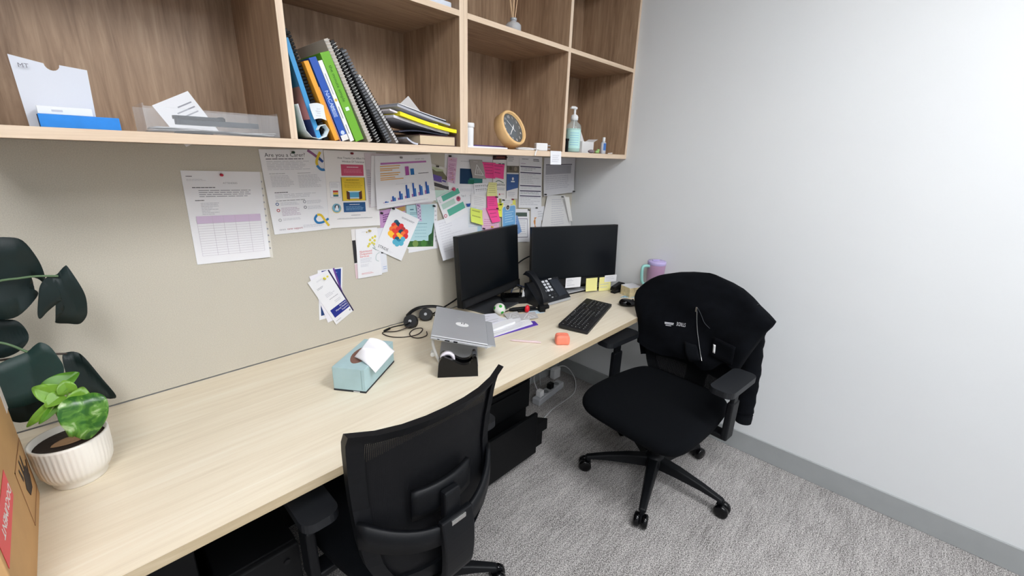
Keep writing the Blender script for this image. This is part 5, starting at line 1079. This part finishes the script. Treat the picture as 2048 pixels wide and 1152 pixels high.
t = thing('usb_charger', 'white wall charger with its pins lying on the shelf edge', 'charger', (-.718, -.325, ZS), math.radians(-28))
part('body', MB().box(-.028, -.015, 0, .028, .015, .034), WHT, t, .004, 3)
for z in (.010, .024): part('pin', MB().box(.028, -.002, z-.002, .046, .002, z+.002), CHROME, t)
cable('charger_cable', [(-.75, -.338, ZS+.006), (-.775, -.350, ZS+.005), (-.79, -.362, ZS+.001), (-.80, -.366, ZS-.008), (-.805, -.367, ZS-.022)], .003, WHT, 'white charging cable hanging over the shelf edge', 4)
cable('charger_cable', [(-.745, -.33, ZS+.006), (-.80, -.30, ZS+.01), (-.85, -.29, ZS+.006), (-.82, -.31, ZS+.004), (-.76, -.32, ZS+.004)], .003, WHT, 'white charging cable coiled behind the clock', 6)
mb = MB().slab(lambda u, v: (Vector((-.040+.08*u, -.0005-.004*v, .004-.060*v)), Vector((0, -1, 0))), 2, 4, .0005)
for i in range(4): mb.box(-.03, -.0062, -.016-.009*i, .02-.01*(i % 2), -.0056, -.0145-.009*i, 1)
solo('hanging_label', mb, [PAPER, ink('lg')], 'small white label hanging below the shelf edge', 'label', (-.652, -SD-.002, ZS-.002))
# right bay
t = thing('sanitiser_bottle', 'pump bottle of pale green hand sanitiser on the shelf', 'bottle', (-.462, -.315, ZS), math.radians(10))
part('bottle', MB().lathe([(0, 0), (.034, 0), (.037, .006), (.037, .118), (.033, .130), (.018, .143), (.015, .150)], 36, rfn=None), mat('clear_bottle', (226, 236, 234), .08, alpha=.3), t)
part('gel', MB().lathe([(0, .003), (.033, .003), (.0355, .008), (.0355, .112), (0, .112)], 32), mat('gel_mint', (178, 228, 216), .2), t)
part('label', MB().grid(lambda u, v: Vector((.0375*math.cos(-3.75+2.3*u), .0375*math.sin(-3.75+2.3*u), .020+.085*v)), 14, 1), mat('label_mint', (196, 238, 232), .5), t)
b = MB()
for i in range(6): b.grid(lambda u, v, i=i: Vector((.0378*math.cos(-3.1+1.2*u), .0378*math.sin(-3.1+1.2*u), .034+.011*i+.003*v)), 8, 1)
part('label_print', b, mat('label_blue', (150, 205, 222), .5), t)
part('collar', MB().lathe([(.0165, .150), (.0185, .152), (.0185, .166), (.014, .174), (.006, .178)], 28), WHT, t); part('stem', MB().cyl((0, 0, .176), (0, 0, .203), .0055, n=14), WHT, t)
part('nozzle', MB().tube([(.014, 0, .206), (-.005, 0, .207), (-.03, 0, .206), (-.042, 0, .202)], [.007, .0075, .006, .004], 12), WHT, t); part('dip_tube', MB().cyl((0, 0, .02), (0, 0, .15), .003, n=8), WHT, t)
t = thing('open_carton', 'small white open carton behind the sanitiser bottle', 'carton', (-.300, -.268, ZS), math.radians(4))
part('body', MB().box(-.065, -.03, 0, .055, -.029, .058).box(-.065, .029, 0, .055, .03, .058).box(-.065, -.029, 0, -.064, .029, .058).box(.054, -.029, 0, .055, .029, .058).box(-.064, -.029, 0, .054, .029, .002), WHT, t)
part('lid_flap', MB().box(-.065, 0, -.0005, .055, .06, .0005, T=Matrix.Translation((0, .03, .058)) @ Matrix.Rotation(math.radians(65), 4, 'X')), WHT, t); part('side_flap', MB().box(0, -.029, -.0005, .045, .029, .0005, T=Matrix.Translation((.055, 0, .058)) @ Matrix.Rotation(math.radians(-20), 4, 'Y')), WHT, t)
t = thing('gel_bottle', 'small clear gel bottle with a blue label and white cap', 'bottle', (-.195, -.325, ZS), math.radians(25)); T = Matrix.Diagonal((1, .6, 1, 1))
part('bottle', MB().lathe([(0, 0), (.022, 0), (.024, .003), (.024, .054), (.020, .060), (.010, .063)], 28, T=T), mat('gel_clear', (220, 224, 234), .15, alpha=.8), t); part('cap', MB().lathe([(.0125, .063), (.013, .064), (.013, .083), (.011, .085), (0, .085)], 24, T=T), WHT, t)
part('label', MB().grid(lambda u, v: Vector((.0245*math.cos(-2.9+1.3*u), .0147*math.sin(-2.9+1.3*u), .018+.036*v)), 8, 1), mat('label_royal', (66, 116, 190), .5), t)
solo('pebble', MB().sph((0, 0, .009), .02, 18, sc=(1.1, .7, .45)), mat('pebble_mauve', (138, 122, 132), .5, var=(60, .1)), 'smooth mauve pebble on the shelf in front of the carton', 'pebble', (-.338, -.345, ZS))
t = thing('green_figure', 'tiny pale green toy frog on the shelf', 'toy', (-.282, -.345, ZS)); part('body', MB().sph((0, 0, .0075), .014, 16, sc=(1.1, .7, .55)), mat('frog_green', (166, 206, 130), .5), t); part('head', MB().sph((.006, -.002, .017), .007, 12), mat('frog_green', (166, 206, 130), .5), t); part('eye', MB().sph((.004, -.004, .0235), .002, 8), BLK, t)
cable('hair_tie', [(-.165, -.338, ZS+.003), (-.145, -.346, ZS+.004), (-.125, -.340, ZS+.006), (-.130, -.328, ZS+.004), (-.150, -.330, ZS+.003)], .0025, mat('tie_white', (230, 224, 220), .6), 'loose white loop of cord at the right end of the shelf')
solo('pocket_torch', MB().cyl((0, 0, 0), (0, 0, .052), .007, n=14).cyl((0, 0, .052), (0, 0, .062), .009, n=14), BLKM, 'small black torch standing beside the sanitiser bottle', 'torch', (-.535, -.335, ZS))
# upper shelf
t = thing('reed_diffuser', 'small glass reed diffuser with wooden sticks on the upper shelf', 'diffuser', (-.914, -.320, 1.948)); part('bottle', MB().lathe([(0, 0), (.028, 0), (.031, .004), (.031, .024), (.024, .032), (.011, .036), (.010, .046), (.013, .048)], 30), mat('diffuser_glass', (222, 226, 230), .08, alpha=.55), t); part('collar', MB().lathe([(.011, .040), (.013, .041), (.013, .049), (.006, .050)], 20), SILV, t)
for i in range(6): part('reed', MB().cyl((.002*math.cos(i), .002*math.sin(i), .01), (-.022+.007*i, .012*math.sin(2*i), .125), .0016, n=8), mat('reed_wood', (222, 188, 150), .7), t)
solo('paper_pack', MB().box(-.07, -.05, 0, .07, .05, .03), mat('pack_white', (226, 234, 246), .5), 'white packet lying on the upper shelf above the books', 'packet', (-1.29, -.27, 1.948), bevel=.004)
# ------------------------------------------------------------------ plants and box at the left
def leaf(outline, a, b, fold=.25, curve=0.0, nsub=2):
    """outline: (x, z) polygon, a..b the midrib; folded along the midrib, bent along its length"""
    n = len(outline); O = []
    for i in range(n):
        p0, p1, p2, p3 = (Vector(outline[(i+k) % n]) for k in (-1, 0, 1, 2))
        for k in range(4):
            q = k/4; O.append(.5*((2*p1)+(p2-p0)*q+(2*p0-5*p1+4*p2-p3)*q*q+(3*p1-p0-3*p2+p3)*q**3))
    bm = bmesh.new(); bm.faces.new([bm.verts.new((p.x, 0, p.y)) for p in O])
    bmesh.ops.triangulate(bm, faces=bm.faces[:], ngon_method='EAR_CLIP')
    for _ in range(nsub): bmesh.ops.subdivide_edges(bm, edges=bm.edges[:], cuts=1); bmesh.ops.triangulate(bm, faces=bm.faces[:])
    bmesh.ops.recalc_face_normals(bm, faces=bm.faces[:])
    A = Vector((a[0], 0, a[1])); B = Vector((b[0], 0, b[1])); d_ = (B-A).normalized(); n_ = Vector((-d_.z, 0, d_.x)); Ln = (B-A).length
    for v in bm.verts:
        r_ = v.co-A; s_ = r_.dot(n_); l_ = r_.dot(d_)/Ln; v.co.y = -fold*abs(s_)**1.0 + curve*l_*l_ + .004*math.sin(60*s_)*0
    mb = MB(); bm.verts.index_update(); mb.add([v.co.copy() for v in bm.verts], [tuple(x.index for x in f.verts) for f in bm.faces], 0, True); bm.free(); return mb
DG = mat('leaf_dark_green', (16, 34, 34), .5, var=(18, .25)); ST = mat('stem_green', (92, 118, 84), .5); STD = mat('stem_brown', (64, 54, 48), .6)
PX, PY = -2.62, -.17
t = thing('monstera_plant', 'dark green split leaf plant rising behind the cardboard box', 'plant', (PX, PY, ZD))
part('pot', MB().lathe([(0, 0), (.06, 0), (.075, .12), (.078, .13), (.070, .13), (.066, .115), (0, .115)], 32), mat('pot_dark', (60, 62, 66), .5), t); part('soil', MB().lathe([(.067, .116), (.03, .121), (0, .122)], 24), mat('soil', (46, 36, 30), .95, bump=(80, .8)), t)
def bigleaf(pts, a, b, y, fold, curve, stem, label=None, m=DG):
    mb = leaf([(x-PX, z-ZD) for x, z in pts], (a[0]-PX, a[1]-ZD), (b[0]-PX, b[1]-ZD), fold, curve)
    for v in mb.v: v.y += y-PY
    lf = part('leaf', mb, m, t, solid=.0008)
    part('stem', MB().tube(smooth_path([(x-PX, yy-PY, z-ZD) for x, yy, z in stem], 6), .0026, 8), ST if stem[-1][2] > 1.0 else STD, t)
bigleaf([(-2.43, 1.262), (-2.395, 1.278), (-2.375, 1.279), (-2.354, 1.268), (-2.342, 1.225), (-2.339, 1.185), (-2.343, 1.156), (-2.352, 1.172), (-2.370, 1.183), (-2.394, 1.185), (-2.380, 1.164), (-2.358, 1.142), (-2.368, 1.122), (-2.398, 1.096), (-2.425, 1.098), (-2.450, 1.12), (-2.465, 1.18), (-2.455, 1.235)], (-2.46, 1.19), (-2.345, 1.16), -.20, .22, .03, [(PX, PY, ZD+.12), (-2.56, -.18, .95), (-2.52, -.19, 1.10), (-2.455, -.195, 1.19)])
bigleaf([(-2.3195, 1.181), (-2.311, 1.190), (-2.302, 1.199), (-2.297, 1.196), (-2.286, 1.150), (-2.282, 1.118), (-2.285, 1.085), (-2.291, 1.062), (-2.306, 1.045), (-2.326, 1.053), (-2.345, 1.062), (-2.338, 1.075), (-2.324, 1.092), (-2.322, 1.115), (-2.335, 1.108), (-2.352, 1.094), (-2.366, 1.080), (-2.368, 1.092), (-2.359, 1.130), (-2.350, 1.160), (-2.335, 1.178)], (-2.318, 1.178), (-2.300, 1.055), -.20, .12, .02, [(PX, PY, ZD+.12), (-2.55, -.19, 1.02), (-2.44, -.205, 1.165), (-2.37, -.21, 1.185), (-2.317, -.205, 1.178)])
bigleaf([(-2.450, 1.085), (-2.42, 1.086), (-2.402, 1.076), (-2.394, 1.045), (-2.400, 1.02), (-2.425, 1.0), (-2.455, 1.005)], (-2.455, 1.05), (-2.40, 1.04), -.17, .15, .0, [(PX, PY, ZD+.12), (-2.55, -.17, .95), (-2.455, -.17, 1.05)])
bigleaf([(-2.4, 1.022), (-2.385, 1.034), (-2.374, 1.040), (-2.362, 1.028), (-2.354, 1.0), (-2.350, .972), (-2.358, .945), (-2.372, .925), (-2.395, .910), (-2.425, .905), (-2.455, .915), (-2.475, .94), (-2.47, .985), (-2.44, 1.012)], (-2.398, 1.02), (-2.41, .912), -.245, .28, -.02, [(PX, PY, ZD+.12), (-2.56, -.21, .98), (-2.47, -.24, 1.055), (-2.43, -.247, 1.055), (-2.398, -.246, 1.022)], m=mat('leaf_mid_green', (28, 52, 48), .48, var=(18, .2)))
bigleaf([(-2.355, .952), (-2.345, .962), (-2.328, .960), (-2.316, .940), (-2.296, .870), (-2.279, .808), (-2.292, .802), (-2.318, .828), (-2.345, .85), (-2.356, .90)], (-2.345, .955), (-2.29, .81), -.13, .55, .0, [(PX, PY, ZD+.12), (-2.52, -.15, .97), (-2.42, -.135, .975), (-2.345, -.13, .958)])
bigleaf([(-2.475, .965), (-2.44, .935), (-2.415, .905), (-2.405, .87), (-2.412, .84), (-2.43, .822), (-2.46, .83), (-2.48, .88)], (-2.475, .95), (-2.43, .83), -.17, .2, 0, [(PX, PY, ZD+.12), (-2.53, -.17, .92), (-2.475, -.17, .95)])
# small potted plant
t = thing('potted_plant', 'bright green leafy plant in a ribbed white pot', 'plant', (-2.372, -.333, ZD))
CER = mat('pot_ceramic', (238, 235, 228), .35)
part('pot', MB().lathe([(0, 0), (.046, 0), (.048, .004), (.049, .016), (.056, .022), (.064, .040), (.067, .065), (.068, .108), (.0675, .114), (.063, .114), (.062, .098), (0, .098)], 180, rfn=lambda a, j: 1-(.018*(.5+.5*math.cos(45*a)) if 5 <= j <= 7 else 0)), CER, t)
part('soil', MB().lathe([(.0615, .099), (.04, .104), (0, .106)], 32), mat('soil', (46, 36, 30), .95), t)
part('dry_leaf', leaf([(-.035, 0), (-.01, .012), (.03, .004), (.0, -.010)], (-.035, 0), (.03, .004), .3), mat('leaf_dry', (150, 118, 88), .7), t, solid=.001).matrix_local = Matrix.Translation((.005, -.02, .108)) @ Matrix.Rotation(math.radians(-70), 4, 'X')
def greenmat(name, c1, c2):
    m = mat(name, c1, .35, var=(28, .35)); return m
G1 = greenmat('leaf_bright', (84, 136, 36), 0); G2 = greenmat('leaf_lime', (112, 158, 52), 0)
def vleaf():
    m = bpy.data.materials.new('leaf_variegated'); m.use_nodes = True; nt = m.node_tree; b = nt.nodes['Principled BSDF']; b.inputs['Roughness'].default_value = .28
    tc = nt.nodes.new('ShaderNodeTexCoord'); n = nt.nodes.new('ShaderNodeTexNoise'); n.inputs['Scale'].default_value = 42; n.inputs['Detail'].default_value = 5; n.inputs['Distortion'].default_value = .8; nt.links.new(tc.outputs['Object'], n.inputs['Vector'])
    r = nt.nodes.new('ShaderNodeValToRGB'); e = r.color_ramp.elements; e.new(.5)
    for i, (p, c) in enumerate(((.42, (38, 92, 26)), (.57, (88, 138, 48)), (.70, (178, 202, 152)))): e[i].position = p; e[i].color = lin(c)+(1,)
    nt.links.new(n.outputs['Fac'], r.inputs['Fac']); nt.links.new(r.outputs['Color'], b.inputs['Base Color']); return m
VL = vleaf()
R_ = math.radians
CEN = Vector((-2.372, -.333, ZD))
def sleaf(w, base, tip, m, fold=.3, curve=.1, face=(.06, -1.24, .55)):
    base = Vector(base); tip = Vector(tip); l = (tip-base).length; ez = (tip-base)/l; ey = -Vector(face).normalized(); ey = (ey-ez*ey.dot(ez)).normalized(); ex_ = ey.cross(ez)
    o = [(0, .0*l), (-.25*w, -.01*l), (-.45*w, .12*l), (-.5*w, .34*l), (-.44*w, .60*l), (-.26*w, .84*l), (0, l), (.26*w, .84*l), (.44*w, .60*l), (.5*w, .34*l), (.45*w, .12*l), (.25*w, -.01*l)]
    lf = part('leaf', leaf(o, (0, 0), (0, l), fold, curve*l), m, t, solid=.0007); lf.matrix_local = Matrix.Translation(base-CEN) @ axes(ex_, ey, ez).to_4x4()
    b = base-CEN; part('stem', MB().tube(smooth_path([(0.004, -.008, .10), (b.x*.5, b.y*.5-.004, (b.z+.11)/2+.01), b+ez*.006], 5), .0018, 7), mat('stem_lime', (120, 160, 70), .5), t)
sleaf(.080, (-2.330, -.388, .944), (-2.339, -.425, .852), VL, .16, .12)
sleaf(.042, (-2.346, -.362, .905), (-2.326, -.358, .950), G2, .3, .1)
sleaf(.046, (-2.384, -.332, .945), (-2.330, -.330, .980), G1, .35, .2, (-.3, -1, .9))
sleaf(.042, (-2.362, -.345, .935), (-2.398, -.345, .972), G2, .4, .15)
sleaf(.034, (-2.360, -.350, .940), (-2.388, -.365, .930), G2, .4, .1, (0, -.8, 1))
sleaf(.020, (-2.376, -.352, .930), (-2.424, -.362, .893), G2, .4, .1)
sleaf(.017, (-2.368, -.352, .925), (-2.404, -.372, .898), G1, .4, .1)
sleaf(.026, (-2.356, -.356, .930), (-2.366, -.380, .895), G1, .4, .1)
sleaf(.032, (-2.350, -.350, .940), (-2.352, -.345, .972), G2, .3, .1)
sleaf(.022, (-2.352, -.362, .925), (-2.346, -.380, .905), G2, .4, .1)
# cardboard box
t = thing('cardboard_box', 'brown cardboard carton with a red label at the left edge', 'box', (-2.62, -.555, ZD))
KRAFT = mat('kraft_cardboard', (196, 154, 104), .8, var=(9, .07), bump=(120, .1)); bx0, bx1, by0, by1, bh = -.18, .18, -.21, .21, .315
part('body', MB().box(bx0, by0, 0, bx1, by1, bh), KRAFT, t, .003)
part('lid_flap', MB().box(bx0, by0+.002, bh, bx1, -.002, bh+.004).box(bx0, .002, bh, bx1, by1-.002, bh+.004), KRAFT, t)
F = Matrix(((0, 0, 1, bx1+.0004), (1, 0, 0, 0), (0, 1, 0, 0), (0, 0, 0, 1)))      # x -> y, y -> z, z -> +x  (on the face towards the desk)
part('red_label', MB().prism([(-.20, .135), (-.015, .150), (-.015, .205), (-.20, .195)], 0, .0004, T=F), mat('label_red', (232, 66, 78), .5), t, label='red sticker with white lettering')
rl = [o for o in t.children if o.name.startswith('red_label')][0]
part('label_text', MB().text('DOCUMENT', .026, F @ Matrix.Translation((-.0192, .161, .0005)) @ Matrix.Rotation(pi, 4, 'Z') @ Matrix.Translation((0, -.02, 0)), 0).text('DOCUMENT', .026, F @ Matrix.Translation((-.018, .160, .0006)) @ Matrix.Rotation(pi, 4, 'Z') @ Matrix.Translation((0, -.02, 0)), 0), WHT, rl)
g = MB()
for a0, a1, b0, b1 in ((.055, .205, .025, .028), (.055, .205, .150, .153), (.055, .058, .025, .153), (.202, .205, .025, .153)): g.box(a0, b0, 0, a1, b1, .0004, T=F)
part('stamp_frame', g, mat('stamp_faint', (170, 124, 84), .8), t)
g = MB(); g.prism([(.10, .085), (.115, .060), (.155, .055), (.175, .075), (.165, .105), (.125, .110)], 0, .0005, T=F)
for a0, b0, a1, b1 in ((.105, .105, .095, .135), (.125, .108, .122, .142), (.145, .106, .150, .138), (.172, .085, .190, .105)): 
    p = Vector((a0, b0, .00025)); q = Vector((a1, b1, .00025)); n_ = (q-p).normalized().cross(Vector((0, 0, 1)))*.006; g.add([p-n_, p+n_, q+n_*.6, q-n_*.6], [(0, 1, 2, 3)], 0, False, F)
part('hand_stamp', g, mat('stamp_black', (58, 50, 46), .8), t, label='black printed hand symbol')
part('tape', MB().box(bx1-.05, by1-.03, bh+.0042, bx1+.0006, by1+.0006, bh+.0046).box(bx1+.0002, by1-.03, bh-.09, bx1+.0007, by1+.0006, bh+.0046), mat('tape_white', (228, 218, 212), .5), t)
